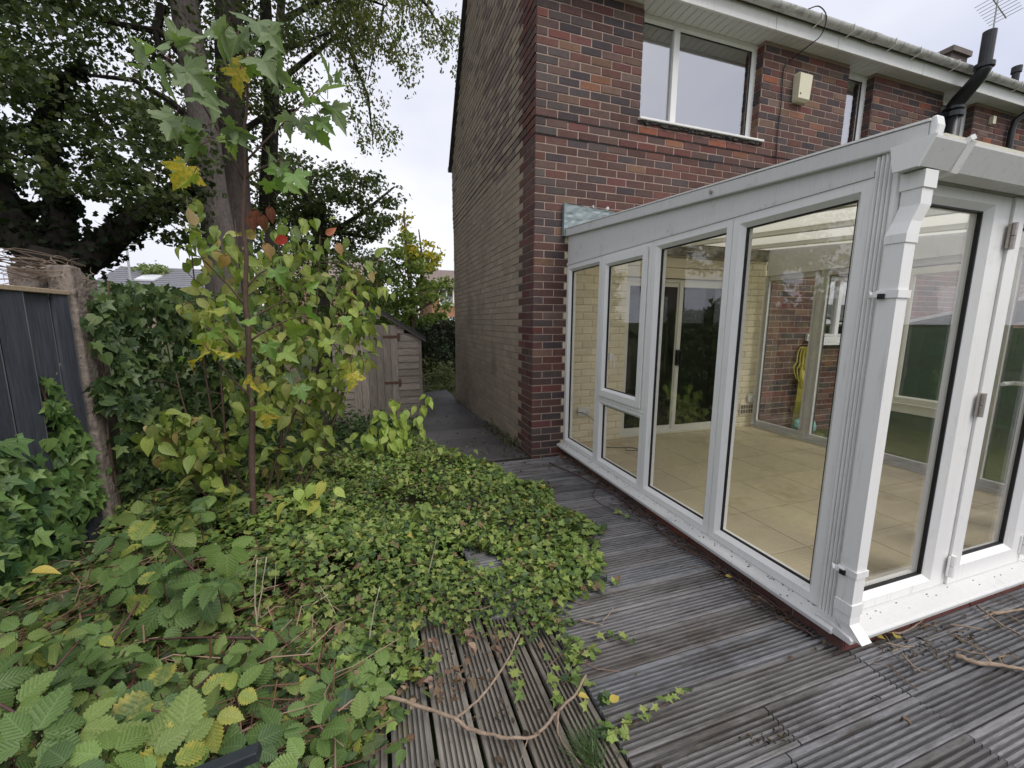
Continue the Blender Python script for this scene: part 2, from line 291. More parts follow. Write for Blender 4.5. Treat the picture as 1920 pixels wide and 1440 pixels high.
# ------------------------------------------------------------------ decking
deck = setting('decking', (-.3, -2.6, -.08))
def deck_profile(wd, t=.028, ribs=7):
    P = [(0, -t), (0, -.002), (.004, 0)]; p = (wd - .008) / ribs
    for i in range(ribs):
        a = .004 + p * i
        if i: P += [(a + p * .12, 0)]
        P += [(a + p * .54, 0), (a + p * .58, -.015), (a + p * 1.08, -.015)] if i < ribs - 1 else [(wd - .004, 0)]
    P += [(wd, -.002), (wd, -t)]
    return P
def plank(along, a, b, c0, wd, ztop, col, ma, ribs=7, skew=0, tilt=0):
    m = MB(); P = deck_profile(wd, ribs=ribs)
    if along == 'x': fn = lambda p, q, t: (t, c0 + p + skew * t, ztop + q + tilt * (p / wd - .5))
    else: fn = lambda p, q, t: (c0 + p + skew * t, t, ztop + q + tilt * (p / wd - .5))
    if along == 'x': P = P[::-1]
    m.extrude(P[::-1], fn, a, b, col); return m.build('deck_board', ma, deck)
def deck_col():
    v = random.uniform(.68, 1.22); t = random.uniform(-.01, .025); return (.176 * v + t * .4, .175 * v, .182 * v - t * .4)
y0 = -2.472 - .146 * 14
rowi = 0
for k in range(0, 60):
    ya = y0 + .146 * k
    if ya > -.16: break
    if ya > -2.80: xs = [(-.79 if ya < -2.3 else -1.05 + random.uniform(-.02, .02), .33)]
    elif ya > -2.93: xs = [(-.79, .348), (.356, 3.6)]
    else: xs = [(-.79, -.222 - .08 * (k % 2)), (-.216 - .08 * (k % 2), .345 - .05 * 0), (.351, 3.6)]
    if -2.80 < ya < -2.78: xs = [(-.79, .33)]
    for a, b in xs:
        plank('x', a, b, ya + random.uniform(0, .003), .139 + random.uniform(-.001, .002), -.05 + random.uniform(-.003, .003), deck_col(), DECK, tilt=random.uniform(-.003, .003))
for k in range(10):                       # boards that run towards the camera, a step lower
    xa = -.785 - .1445 * (k + 1)
    c = deck_col(); c = (c[0] * .95 + .01, c[1] * .9 + .006, c[2] * .78)
    plank('y', -4.6, -2.02 - random.uniform(0, .08), xa, .130, -.062 + random.uniform(-.004, .004), c, DECKY, ribs=7, tilt=random.uniform(-.006, .006))
for ya in (-4.3, -3.7, -3.1, -2.5, -1.9):
    part_box('joist', DARKGAP, deck, -2.3, 3.5, ya, ya + .06, -.128, -.096)

# ------------------------------------------------------------------ the house
EAVE = 4.385; GLEN = 4.27
house = thing('brick_house', (0, 0, -.05), 'two storey end of terrace house in dark red brick with white soffit', 'house')
PLUM = [(.132, .069, .058), (.116, .064, .056), (.150, .070, .056), (.124, .080, .068), (.104, .068, .062)]
DARK = [(.060, .054, .060), (.070, .060, .063), (.086, .072, .070)]; RED = [(.175, .066, .056), (.155, .066, .060)]; ORG = [(.30, .105, .06), (.26, .12, .07)]; TAN = [(.185, .118, .086), (.165, .122, .098), (.20, .120, .078)]
def brick_col(z, x):
    r = random.random()
    if 3.15 < z < 3.36 and 1.1 < x < 2.7: g = ORG if r < .14 else RED if r < .45 else PLUM
    elif z > 3.3: g = DARK if r < .26 else TAN if r < .37 else RED if r < .46 else ORG if r < .495 else PLUM
    else: g = DARK if r < .09 else TAN if r < .12 else RED if r < .20 else PLUM
    if x < .3 and random.random() < .35: g = [(.095, .085, .078), (.085, .07, .066)]
    c = random.choice(g); v = random.uniform(.78, 1.10); return tuple((a * .84 + p_ * .16) * v for a, p_ in zip(c, (.122, .068, .063)))
def paint_col():
    v = random.uniform(.92, 1.06); return (.78 * v, .705 * v, .51 * v)
OPEN = [(1.122, 2.692, 3.365, 4.6), (4.03, 4.505, 3.365, 4.6), (5.87, 6.60, 3.365, 4.6), (8.1, 9.6, 3.365, 4.6), (1.08, 2.70, .02, 2.17), (3.95, 5.3, 1.06, 1.95)]
XEND = 11.0
cand = []; rest = MB(); painted = MB()
for k in range(-2, 59):
    z0 = k * .075 + .005; z1 = (k + 1) * .075 - .005; zm = (z0 + z1) / 2
    if z1 > EAVE + .02: break
    e = [0.]; x = .1125 if k % 2 == 0 else .225
    while x < XEND: e.append(x); x += .225
    hh = .0045 + (.012 if k >= 43 else .006 if k >= 41 else 0)
    for a, b in zip(e[:-1], e[1:]):
        a2 = a + (.005 if a > 0 else 0); b2 = b - .005; segs = [(a2, b2)]
        for (ox0, ox1, oz0, oz1) in OPEN:
            if oz0 < zm < oz1:
                ns = []
                for (p, q) in segs:
                    if q <= ox0 or p >= ox1: ns.append((p, q))
                    else:
                        if p < ox0: ns.append((p, ox0))
                        if q > ox1: ns.append((ox1, q))
                segs = ns
        for (p, q) in segs:
            if q - p < .02: continue
            inside = .37 < (p + q) / 2 < 3.06 and zm < 2.20
            if inside:
                painted.brick((0, .008, 0), (1, 0, 0), (0, 0, 1), (0, -1, 0), p, q, z0, z1, hh, paint_col(), ch=.007); continue
            A, B = proj((p, 0, z0)), proj((q, 0, z1)); cx, cy = (A + B)[:2] / 2
            vis = -20 < cx < 1930 and -10 < cy < 1440
            xs_ = p + q
            if vis and xs_ / 2 > .33:      # under or behind the lean-to roof line
                if cx > 1065 and cy > 428 - (cx - 1068) * .288: vis = False
            area = abs(B[0] - A[0]) * abs(B[1] - A[1]) if vis else 0
            cand.append((area, p, q, z0, z1, hh, brick_col(zm, (p + q) / 2)))
cand.sort(key=lambda t: -t[0])
for i, (ar, p, q, z0, z1, hh, c) in enumerate(cand):
    t = MB() if i < 290 else rest
    t.brick((0, .008, 0), (1, 0, 0), (0, 0, 1), (0, -1, 0), p, q, z0, z1, hh, c)
    if i < 290: t.build('brick', BRICK, house)
# returns of the window reveals
for xr, sgn in ((2.692, -1), (4.505, -1), (6.60, -1), (1.122, 1), (4.03, 1), (5.87, 1)):
    for k in range(45, 58):
        rest.brick((xr - sgn * -.006, .0, 0), (0, 1, 0), (0, 0, 1), (sgn, 0, 0), .0 if k % 2 else .0, .10, k * .075 + .005, k * .075 + .07, .006, brick_col(k * .075, xr))
for kz, dd in ((43, .0165), (41, .0105)):  # dark strips drawing the shadow lines under the stepped-out brick courses
    part_box('shadow_strip', DARKGAP, house, .004, XEND, .008 - dd + .003, .0075, kz * .075 - .005, kz * .075 + .005)
rest.build('brickwork', BRICK, house, kind='stuff'); painted.build('painted_brickwork', PAINTED, house, kind='stuff')
def wall_sheet(m, xs, zs, Y, openings, depth=.14):
    xs = sorted(set(xs)); zs = sorted(set(zs))
    for xa, xb in zip(xs[:-1], xs[1:]):
        for za, zb in zip(zs[:-1], zs[1:]):
            cx, cz = (xa + xb) / 2, (za + zb) / 2
            if any(o[0] < cx < o[1] and o[2] < cz < o[3] for o in openings): continue
            m.quad((xa, Y, za), (xb, Y, za), (xb, Y, zb), (xa, Y, zb))
    for o in openings:
        a, b, c, d = o
        m.quad((a, Y, c), (a, Y + depth, c), (a, Y + depth, d), (a, Y, d)); m.quad((b, Y, c), (b, Y, d), (b, Y + depth, d), (b, Y + depth, c))
        m.quad((a, Y, c), (b, Y, c), (b, Y + depth, c), (a, Y + depth, c)); m.quad((a, Y, d), (a, Y + depth, d), (b, Y + depth, d), (b, Y, d))
mu_ = MB(); OU = [o for o in OPEN if o[2] > 3]; zz_ = [43 * .075 + .006, EAVE + .2, 3.365]; wall_sheet(mu_, [.002, XEND] + [o[0] for o in OU] + [o[1] for o in OU], zz_, -.0035, OU, .01)
mu_.quad((.002, .002, 41 * .075 + .006), (XEND, .002, 41 * .075 + .006), (XEND, .002, 43 * .075 - .006), (.002, .002, 43 * .075 - .006)); mu_.build('mortar_joints', MORTAR, house)
m = MB(); wall_sheet(m, [.008, XEND + .0] + [o[0] for o in OPEN] + [o[1] for o in OPEN], [2.18, EAVE + .2] + [o[2] for o in OPEN if o[2] > 2.18] + [3.365], .008, [o for o in OPEN if o[2] > 3])
lo = [o for o in OPEN if o[2] < 3]
m2 = MB()
wall_sheet(m, [.008, .372], [-.3, 2.18], .008, []); wall_sheet(m, [3.06, XEND, 3.95, 5.3], [-.3, 2.18, 1.06, 1.95], .008, [o for o in lo if o[0] > 3])
wall_sheet(m2, [.372, 3.06, 1.08, 2.70], [-.3, .02, 2.17, 2.18], .008, [o for o in lo if o[0] < 3])
m.build('mortar_joints', MORTAR, house); m2.build('painted_mortar_joints', PMORTAR, house)
# gable wall
def verge_z(y): return min(4.46 + .70 * (y + .16), 4.20 + 1.27 * (GLEN + .03 - y))
quoin = MB(); gab = MB()
for k in range(-4, 92):
    z0 = k * .075 + .005; z1 = z0 + .065
    e = [0.]; y = .1125 if k % 2 else .225
    while y < GLEN - .01: e.append(y); y += .225
    e.append(GLEN)
    nq = .24 if (k // 1) % 2 else .35
    if k % 5 == 0: nq += .1
    for a, b in zip(e[:-1], e[1:]):
        ym = (a + b) / 2
        if z1 > verge_z(ym) - .02 or z1 > verge_z(a) or z1 > verge_z(b) + .02: continue
        a2 = a + (.005 if a > 0 else 0); b2 = b - .005; hh = .008 + (.012 if k >= 43 else .006 if k >= 41 else 0)
        v = random.uniform(.90, 1.10)
        if ym < nq: c = random.choice(PLUM + [(.12, .05, .05)]); c = tuple(x * v for x in c)
        else:
            c = random.choice([(.318, .260, .198), (.305, .248, .19), (.32, .254, .19), (.30, .242, .187)])
            if z0 > 3.0 and random.random() < .55 * math.exp(-((ym - 1.0) / .75) ** 2) + .08: c = (.205, .155, .135)
            c = tuple(x * v for x in c)
        gab.brick((.008, 0, 0), (0, 1, 0), (0, 0, 1), (-1, 0, 0), a2, b2, z0, z1, hh - .0045, c)
gab.build('gable_brickwork', GABLE, house, kind='stuff')
m = MB(); ys = np.linspace(.008, GLEN, 40)
for a, b in zip(ys[:-1], ys[1:]): m.quad((.008, a, -.4), (.008, b, -.4), (.008, b, verge_z(b)), (.008, a, verge_z(a)))
m.build('gable_mortar_joints', GMORTAR, house)
# back, far end, inner walls and floors close the building
m = MB(); m.quad((.008, GLEN, -.4), (XEND, GLEN, -.4), (XEND, GLEN, 4.25), (.008, GLEN, 4.25)); m.quad((XEND, .008, -.4), (XEND, GLEN, -.4), (XEND, GLEN, 4.25), (XEND, .008, 4.6)); m.build('back_wall', BRICK, house)
part_box('upper_floor', INTERIOR, house, .02, XEND, .02, GLEN - .02, 2.5, 2.6)
part_box('room_wall', INTERIOR, house, .02, XEND, 3.0, 3.05, -.1, 2.49); part_box('ground_floor', CARPET, house, .02, XEND, .03, 3.0, -.1, .015)
part_box('room_wall', INTERIOR, house, .9, .94, .03, 3.0, .016, 2.49); part_box('room_wall', INTERIOR, house, 3.3, 3.34, .03, 3.0, .016, 2.49)
part_box('ceiling', INTERIOR, house, .02, XEND, .02, GLEN - .02, 4.40, 4.44)
# roof
m = MB(); A, B = np.array([-.20, 4.50]), np.array([2.535, 6.43]); C_ = np.array([4.33, 4.16])
for (p, q) in ((A, B), (C_, B)):
    t = (q - p) / np.linalg.norm(q - p); n = np.array([-t[1], t[0]]) if t[0] > 0 else np.array([t[1], -t[0]])
    P = [(p, 0), (q, 0), (q, .06), (p, .06)]
    m.hexa([(x, r[0][0] + n[0] * r[1], r[0][1] + n[1] * r[1]) for x in (-.05, XEND + .1) for r in P])
m.build('roof', ROOFT, house)
for (p, q) in ((A, B), (C_, B)):                # verge tiles, each end visible from below
    n_ = 14
    for i in range(n_):
        a = p + (q - p) * i / n_; b = p + (q - p) * (i + .96) / n_; m = MB()
        dz = .045 + random.uniform(-.008, .008)
        m.hexa([(x, y_, z_ + dd) for dd in (-dz, .02) for (x, (y_, z_)) in ((-.062, a), (-.004, a), (-.004, b), (-.062, b))]); m.build('verge_tile', VERGE, house)
m = MB(); m.tube([(-.06, GLEN + .09, 4.17), (XEND, GLEN + .09, 4.17)], .05, 8); m.build('rear_gutter', GREYPIPE, house)
# soffit, fascia, gutter
sf = None
for i in range(118):
    x0 = 0.0 + i * .092
    if sf is None:
        mm = MB(); mm.box(0, .086, -.158, .11, EAVE, EAVE + .012); sf = mm.build('soffit_board', PLANKW, house); bevel(sf, .004); sf.location.x = x0
    else:
        o = bpy.data.objects.new('soffit_board', sf.data); S.collection.objects.link(o); adopt(o, house); o.location.x = x0
part_box('soffit_backing', mat('soffit_gap', (.30, .29, .28), .9), house, .01, XEND, -.155, .12, EAVE + .014, EAVE + .03)
seams = [-.02, 2.62, 3.55, 5.05, 7.6, 9.6, XEND]
for a, b in zip(seams[:-1], seams[1:]): bevel(part_box('fascia_board', PVC, house, a + .003, b - .003, -.185, -.160, EAVE - .022, EAVE + .16), .003)
gp = [(.052 * math.cos(t), .052 * math.sin(t)) for t in np.linspace(math.pi, 2 * math.pi, 12)]; gp = gp + [(r * .92, q * .92) for r, q in gp[::-1]]
gp = [(p[0], p[1]) for p in gp]
m = MB(); m.extrude(gp, lambda p, q, t: (t, -.245 + p, EAVE + .162 + q), -.03, XEND); m.build('gutter', GUTTERM, house, smooth=False)
for xg in (3.95, 8.2):
    m = MB(); g2 = [(p * 1.1, q * 1.1) for p, q in gp]; m.extrude(g2, lambda p, q, t: (t, -.245 + p, EAVE + .162 + q), xg, xg + .12); m.build('gutter_joint', GUTTERM, house)
for xg in (3.1, 3.6, 4.3, 4.75, 5.5, 6.2, 6.9, 7.7):
    m = MB(); m.tube([(xg, -.30, EAVE + .17), (xg + .03, -.29, EAVE + .12), (xg + .02, -.20, EAVE + .09)], .007, 5); m.build('gutter_bracket', PVC, house)
# windows
FP = [(0, -.06), (0, 0), (.045, 0), (.062, -.02), (.062, -.06)]
def win(X0, X1, Z0, Z1, Y, parent, fm, gm, mull=(), name='window'):
    m = MB(); m.ring((0, Y, 0), (1, 0, 0), (0, 0, 1), (0, -1, 0), X0, X1, Z0, Z1, FP)
    e = [X0 + .05] + list(mull) + [X1 - .05]
    for q in mull: m.box(q - .035, q + .035, Y - .001, Y + .055, Z0 + .03, Z1 - .03)
    f = m.build(name, fm, parent)
    for a, b in zip(e[:-1], e[1:]):
        r = MB(); r.ring((0, Y + .024, 0), (1, 0, 0), (0, 0, 1), (0, -1, 0), a + .008, b - .008, Z0 + .058, Z1 - .058, [(0, 0), (.006, .002), (.006, -.01)]); r.build('gasket', RUBBER, f)
        g = MB(); g.box(a, b, Y + .032, Y + .038, Z0 + .04, Z1 - .04); g.build('pane', gm, f)
    return f
f1 = win(1.124, 2.690, 3.372, 4.382, .085, house, PVC, GLASSU, (1.60,))
win(4.032, 4.503, 3.372, 4.382, .085, house, PVC, GLASSU); win(5.872, 6.598, 3.372, 4.382, .085, house, PVC, GLASSU); win(8.102, 9.598, 3.372, 4.382, .085, house, PVC, GLASSU, (8.85,))
for (a, b) in ((1.11, 2.76), (4.02, 4.54), (5.86, 6.64)):
    m = MB(); m.box(a, b, -.045, .08, 3.347, 3.371); bevel(m.build('window_sill', PVC, house), .006, 2)
    m = MB()
    n_ = int((b - a) / .03)
    for i in range(n_): xx = a + .02 + i * .03; d = random.uniform(.004, .02); m.box(xx, xx + .034, -.012 - d, .02, 3.318 + random.uniform(-.012, .012), 3.345, (1, 1, 1), jit=.004)
    m.build('mortar_fillet', VERGE, house)
kw = win(3.955, 5.295, 1.065, 1.945, .085, house, PVC, GLASSU, (4.5,)); part_box('window_sill', PVC, house, 3.90, 5.34, -.05, .08, 1.04, 1.066)
for z_ in (1.10, 1.13, 1.16): part_box('ledge', PVC, house, 3.80, 4.6, -.035 - .0 * z_, -.006, z_, z_ + .024)
# sliding patio door in the opening under painted boards
for i in range(3): bevel(part_box('clapboard', PAINTED, house, 1.082, 2.698, .02, .045, 1.815 + .115 * i, 1.926 + .115 * i, col=(.62, .56, .41)), .006)
pdoor = MB(); FPD = [(0, -.05), (0, .005), (.035, .005), (.035, -.05)]
pdoor.ring((0, .06, 0), (1, 0, 0), (0, 0, 1), (0, -1, 0), 1.084, 2.696, .022, 1.81, FPD); pdoor = pdoor.build('patio_door', PVC_IN, house)
for (a, b, yy) in ((1.12, 1.86, .075), (1.82, 2.66, .055)):
    m = MB(); m.ring((0, yy, 0), (1, 0, 0), (0, 0, 1), (0, -1, 0), a, b, .058, 1.775, [(0, -.02), (0, 0), (.05, 0), (.05, -.02)]); m.build('door_leaf', PVC_IN, pdoor)
    g = MB(); g.box(a + .045, b - .045, yy + .008, yy + .013, .10, 1.73); g.build('pane', DOORGLASS, pdoor)
m = MB(); m.ring((1.845, .045, .92), (1, 0, 0), (0, 0, 1), (0, -1, 0), -.035, .035, -.09, .09, [(0, -.01), (0, .03), (.018, .03), (.018, -.01)]); m.build('door_handle', RUBBER, pdoor)
# wall-plate beam inside the lean-to, stained
part_box('wall_plate', mat('mouldy_beam', (.33, .31, .27), .8, var=(8, .3), stain=[(6, .45, (.07, .065, .055), .75), (14, .6, (.45, .42, .34), .6)]), house, .43, 3.04, -.03, -.001, 2.06, 2.168)
# sockets, air vent
def socket(x, z):
    m = MB(); m.box(x - .075, x + .075, -.030, -.002, z - .045, z + .045); b = bevel(m.build('wall_socket', SOCKETM, house), .005, 2)
    for sx in (-.035, .035):
        q = MB(); q.box(x + sx - .008, x + sx + .008, -.034, -.0305, z + .012, z + .03); q.build('switch', PVC, b)
        q = MB(); q.box(x + sx - .004, x + sx + .004, -.0315, -.0302, z - .008, z + .004); q.box(x + sx - .014, x + sx - .008, -.0315, -.0302, z - .025, z - .016); q.box(x + sx + .008, x + sx + .014, -.0315, -.0302, z - .025, z - .016); q.build('socket_hole', RUBBER, b)
socket(.60, .37); socket(2.98, .385)
m = MB()
m.box(2.80, 3.02, -.012, -.0015, .185, .315)
av = m.build('air_vent', PVC_IN, house); m = MB()
for r_ in range(2):
    for c_ in range(5): m.box(2.812 + c_ * .041, 2.845 + c_ * .041, -.0135, -.0121, .197 + r_ * .058, .245 + r_ * .058)
m.build('grille', mat('vent_mesh', (.22, .16, .10), .8), av)
# alarm box, aerial lead, soil pipe, downpipe, flashing, chimney, flues
m = MB(); ax_, az_ = 3.235, 3.97
P = []
for z_, wd, dp in ((-.145, .075, .045), (-.12, .088, .075), (.13, .095, .085), (.15, .085, .06)):
    P.append([(ax_ + sx * wd, yy, az_ + z_) for sx, yy in ((-1, -.013), (1, -.013), (1, -.013 - dp), (-1, -.013 - dp))])
for A_, B_ in zip(P[:-1], P[1:]):
    for i in range(4): m.quad(A_[i], A_[(i + 1) % 4], B_[(i + 1) % 4], B_[i])
m.poly(P[0][::-1]); m.poly(P[-1]); al = bevel(m.build('alarm_box', CREAMP, house), .008, 2)
m = MB(); m.tube([(ax_ - .06, -.085, az_ - .075), (ax_ - .06, -.094, az_ - .075)], .009, 8); m.build('screw_hole', RUBBER, al)
m = MB(); m.tube(catmull([(2.95, -.26, 4.58), (3.05, -.30, 4.60), (3.17, -.30, 4.53), (3.2, -.24, 4.40), (3.14, -.16, 4.33), (3.05, -.04, 4.24), (2.97, -.022, 4.14), (2.98, -.022, 3.8), (2.97, -.022, 3.45), (2.99, -.022, 3.10), (2.99, -.022, 2.4)]), .0055, 6); m.build('cable', RUBBER, house)
m = MB(); m.tube([(5.92, -.10, 2.25), (5.92, -.10, 4.08)], .092, 14); pipe = m.build('soil_pipe', BLACKP, house, smooth=True)
m = MB(); m.tube([(5.92, -.10, 4.04), (5.92, -.10, 4.10)], .112, 14); m.tube([(5.92, -.10, 4.13), (5.92, -.10, 4.16)], .107, 14); m.build('pipe_collar', BLACKP, pipe)
m = MB(); m.tube([(5.92, -.10, 4.12), (5.92, -.11, 4.19), (5.905, -.16, 4.24), (5.86, -.27, 4.32), (5.81, -.37, 4.39), (5.80, -.40, 4.44), (5.80, -.40, 4.50)], [.088, .088, .086, .080, .074, .072, .076], 14); m.build('pipe_bend', BLACKP, pipe, smooth=True)
m = MB(); m.tube([(5.80, -.40, 4.46), (5.80, -.40, 4.51)], .094, 14); m.tube([(5.80, -.40, 4.52), (5.80, -.40, 4.87)], .064, 14); m.build('vent_pipe', BLACKP, pipe, smooth=False)
m = MB(); m.box(5.72, 5.82, -.06, .0, 4.03, 4.10); m.build('pipe_bracket', BLACKP, pipe)
m = MB(); m.tube([(7.55, -.24, 4.50), (7.55, -.24, 4.42), (7.43, -.07, 4.24), (7.42, -.06, 4.10), (7.42, -.06, 2.3)], .038, 10); m.build('downpipe', BLACKP, house, smooth=True)
part_box('wall_light', CREAMP, house, 6.93, 7.0, -.06, -.012, 4.14, 4.24)
m = MB(); nxs, nzs = 26, 12; Pg = {}
for i in range(nxs + 1):
    for j in range(nzs + 1):
        x = .300 + .66 * i / nxs; zt = 2.475 - .045 * i / nxs; z = 2.165 + (zt - 2.165) * j / nzs
        wr = .007 * math.sin(x * 24 + z * 46 + 2 * math.sin(z * 23 + x * 9)) + .004 * math.sin(z * 55 - x * 31)
        Pg[i, j] = (x + (random.uniform(-.004, .004) if 0 < i < nxs else 0), -.032 - abs(wr), z)
for i in range(nxs):
    for j in range(nzs): m.quad(Pg[i, j], Pg[i + 1, j], Pg[i + 1, j + 1], Pg[i, j + 1])
m.quad(Pg[0, 0], Pg[0, nzs], (.30, .0, 2.475), (.30, .0, 2.165)); m.quad(Pg[0, nzs], Pg[nxs, nzs], (.96, .0, 2.43), (.30, .0, 2.475))
m.build('flashing', LEAD, house)
m = MB()
for p_ in ((.62, 2.47), (.96, 2.435)): m.box(p_[0], p_[0] + .01, -.03, 0, p_[1] - .012, p_[1] + .012)
m.tube([(.775, -.03, 2.465), (.785, -.040, 2.445)], [.024, .016], 7); m.build('mastic_blob', PVC_DIRTY, house)
c0 = onY(1778, 140, 2.2); chx = c0[0]; ctop = onY(1800, 92, 2.2)[2]
m = MB(); m.box(chx, chx + .55, 2.2, 2.9, 5.6, ctop - .10, (.13, .105, .095)); ch = m.build('chimney', BRICK, house)
m = MB(); m.box(chx - .05, chx + .60, 2.15, 2.95, ctop - .099, ctop, (.18, .15, .135)); m.build('chimney_cap', BRICK, ch)
m = MB(); m.tube([(chx - .12, 2.4, 5.9), (chx - .12, 2.4, ctop - .06)], [.06, .06], 8, (.6, .6, .58)); m.build('chimney_pot', PVC_DIRTY, ch)
fl = onY(1903, 150, .35); m = MB(); m.tube([(fl[0], .35, 4.7), (fl[0], .35, fl[2] + .16)], .045, 10); m.tube([(fl[0], .35, fl[2] + .10), (fl[0], .35, fl[2] + .19)], .062, 10); m.build('flue', BLACKP, house)
aer = thing('tv_aerial', (5.86, -.38, 4.87), 'thin television aerial on a mast beside the black vent pipe', 'aerial')
m = MB(); m.tube([(5.86, -.40, 4.75), (5.88, -.38, 5.9)], .009, 6); m.build('mast', GREYPIPE, aer)
m = MB(); m.tube([(5.62, -.45, 5.16), (6.3, -.30, 5.18)], .006, 5)
for t in np.linspace(.02, .95, 8): c = np.array([5.62, -.45, 5.16]) * (1 - t) + np.array([6.3, -.30, 5.18]) * t; m.tube([c - (.02, .16, 0), c + (.02, .16, 0)], .004, 4)
m.build('element', GREYPIPE, aer)

# ------------------------------------------------------------------ the conservatory
XS, XF, YF = .35, 3.05, -2.775
con = thing('conservatory', (1.7, -1.4, .0), 'white framed lean-to conservatory with empty tiled room inside', 'conservatory')
def con_roof(y): return 2.168 + .0775 * y           # underside of the side trim
FPC = [(0, -.07), (0, 0), (.040, 0), (.062, -.024), (.062, -.07)]
def side_panel(X, N, ya, yb, za, zb, parent, glassname='pane', prof=FPC, proud=0):
    m = MB(); O = (X + N[0] * proud, 0, 0); m.ring(O, (0, 1, 0), (0, 0, 1), N, ya, yb, za, zb, prof); f = m.build('window_frame', PVC, parent)
    t = prof[-1][0]; h = prof[-2][1] - .006
    r = MB(); r.ring((X + N[0] * (proud + h), 0, 0), (0, 1, 0), (0, 0, 1), N, ya + t - .001, yb - t + .001, za + t - .001, zb - t + .001, [(0, .004), (.007, .003), (.007, -.012)]); r.build('gasket', RUBBER, f)
    g = MB(); xg = X + N[0] * (proud - .038); g.box(min(xg, xg - N[0] * .006), max(xg, xg - N[0] * .006), ya + t - .01, yb - t + .01, za + t - .01, zb - t + .01); g.build(glassname, GLASS, f)
    return f
ZB, ZT = .058, 1.882
for X, N in ((XS, (-1, 0, 0)), (XF, (1, 0, 0))):
    side_panel(X, N, -.70, -.035, ZB, ZT, con); side_panel(X, N, -2.045, -1.372, ZB, ZT, con); side_panel(X, N, -2.70, -2.048, ZB, ZT, con)
    if X == XS:
        lowp = side_panel(X, N, -1.369, -.703, ZB, .668, con)
        fr = MB(); fr.ring((X, 0, 0), (0, 1, 0), (0, 0, 1), N, -1.369, -.703, .669, ZT, [(0, -.07), (0, 0), (.04, 0), (.04, -.07)]); fr = fr.build('window_frame', PVC, con)
        sash = side_panel(X, N, -1.338, -.735, .692, ZT - .028, con, prof=[(0, -.01), (0, 0), (.052, 0), (.072, -.022), (.072, -.05)], proud=.018); sash.name = 'opening_sash'
        m = MB(); m.tube([(X - .003, -1.366, .665), (X - .003, -.706, .665)], .004, 4); m.build('drip_bar', PVC, con)
        m = MB(); m.box(X + .055, X + .075, -.795, -.765, 1.0, 1.06); m.tube([(X + .085, -.78, 1.05), (X + .10, -.785, 1.02), (X + .10, -.79, .93)], .009, 6); m.build('sash_handle', PVC, sash)
    else:
        side_panel(X, N, -1.369, -.703, ZB, ZT, con)
# the far side has its opening sash in the third bay
s2 = MB(); s2.ring((XF - .062, 0, 0), (0, 1, 0), (0, 0, 1), (-1, 0, 0), -1.98, -1.44, .62, 1.80, [(0, -.005), (0, .03), (.05, .03), (.06, .012), (.06, -.005)]); s2 = s2.build('opening_sash', PVC_IN, con)
m = MB(); m.box(XF - .055, XF - .001, -2.0, -1.42, .53, .61); m.build('transom', PVC_IN, con)
m = MB(); m.box(XF - .115, XF - .093, -1.47, -1.445, .93, 1.0); m.tube([(XF - .115, -1.457, .97), (XF - .145, -1.457, .97), (XF - .148, -1.46, .85)], .009, 6); m.build('sash_handle', PVC, s2)
# head panels above the side frames
for X, N in ((XS, -1), (XF, 1)):
    P = [(-.035, ZT + .002), (-2.72, ZT + .002), (-2.72, con_roof(-2.72) - .002), (-.035, con_roof(-.035) - .002)]
    m = MB(); m.extrude(P, lambda p, q, t: (t, p, q), X - N * .05, X - N * .004); m.build('head_panel', PVC_DIRTY, con)
    m = MB(); m.extrude([(-.03, ZT + .001), (-2.70, ZT + .001), (-2.70, ZT + .022), (-.03, ZT + .022)], lambda p, q, t: (t, p, q), X - N * .003, X + N * .006); m.build('head_bead', PVC_DIRTY, con)
# roof trim, end block, roof sheets and bars
for X, N in ((XS, -1), (XF, 1)):
    xa, xb = sorted((X + N * .024, X - N * .012))
    P = [(-.012, con_roof(0) - .004), (-2.862, con_roof(-2.85) - .004), (-2.862, con_roof(-2.85) + .062), (-.012, con_roof(0) + .066)]
    m = MB(); m.extrude(P, lambda p, q, t: (t, p, q), xa, xb); trim = bevel(m.build('roof_trim', PVC_DIRTY, con), .006, 2)
    m = MB(); P = [(-.012, con_roof(0) + .067), (-2.862, con_roof(-2.85) + .063), (-2.862, con_roof(-2.85) + .071), (-.012, con_roof(0) + .075)]
    m.extrude(P, lambda p, q, t: (t, p, q), xa - .004, xb + .004); m.build('trim_lip', PVC, trim)
    m = MB(); z_ = con_roof(-2.87); P = [(-2.864, z_ - .008), (-2.882, z_ - .004), (-2.888, z_ + .045), (-2.880, z_ + .078), (-2.864, z_ + .076)]; m.extrude(P, lambda p, q, t: (t, p, q), xa - .003, xb + .004); eb = bevel(m.build('trim_end_cap', PVC, trim), .006, 2)
    m = MB(); m.tube([(X + N * .027, -1.9, con_roof(-1.9) + .03), (X + N * .037, -1.9, con_roof(-1.9) + .03)], .010, 8); m.build('screw_cap', STEEL, trim)
bars = [.42, 1.08, 1.75, 2.50, 3.0]
for a, b in zip(bars[:-1], bars[1:]):
    m = MB(); P = [(-.012, con_roof(0) + .018), (-2.86, con_roof(-2.86) + .018), (-2.86, con_roof(-2.86) + .040), (-.012, con_roof(0) + .040)]; m.extrude(P, lambda p, q, t: (t, p, q), a - .012 + .014, b + .012 - .014); m.build('roof_sheet', POLYC, con)
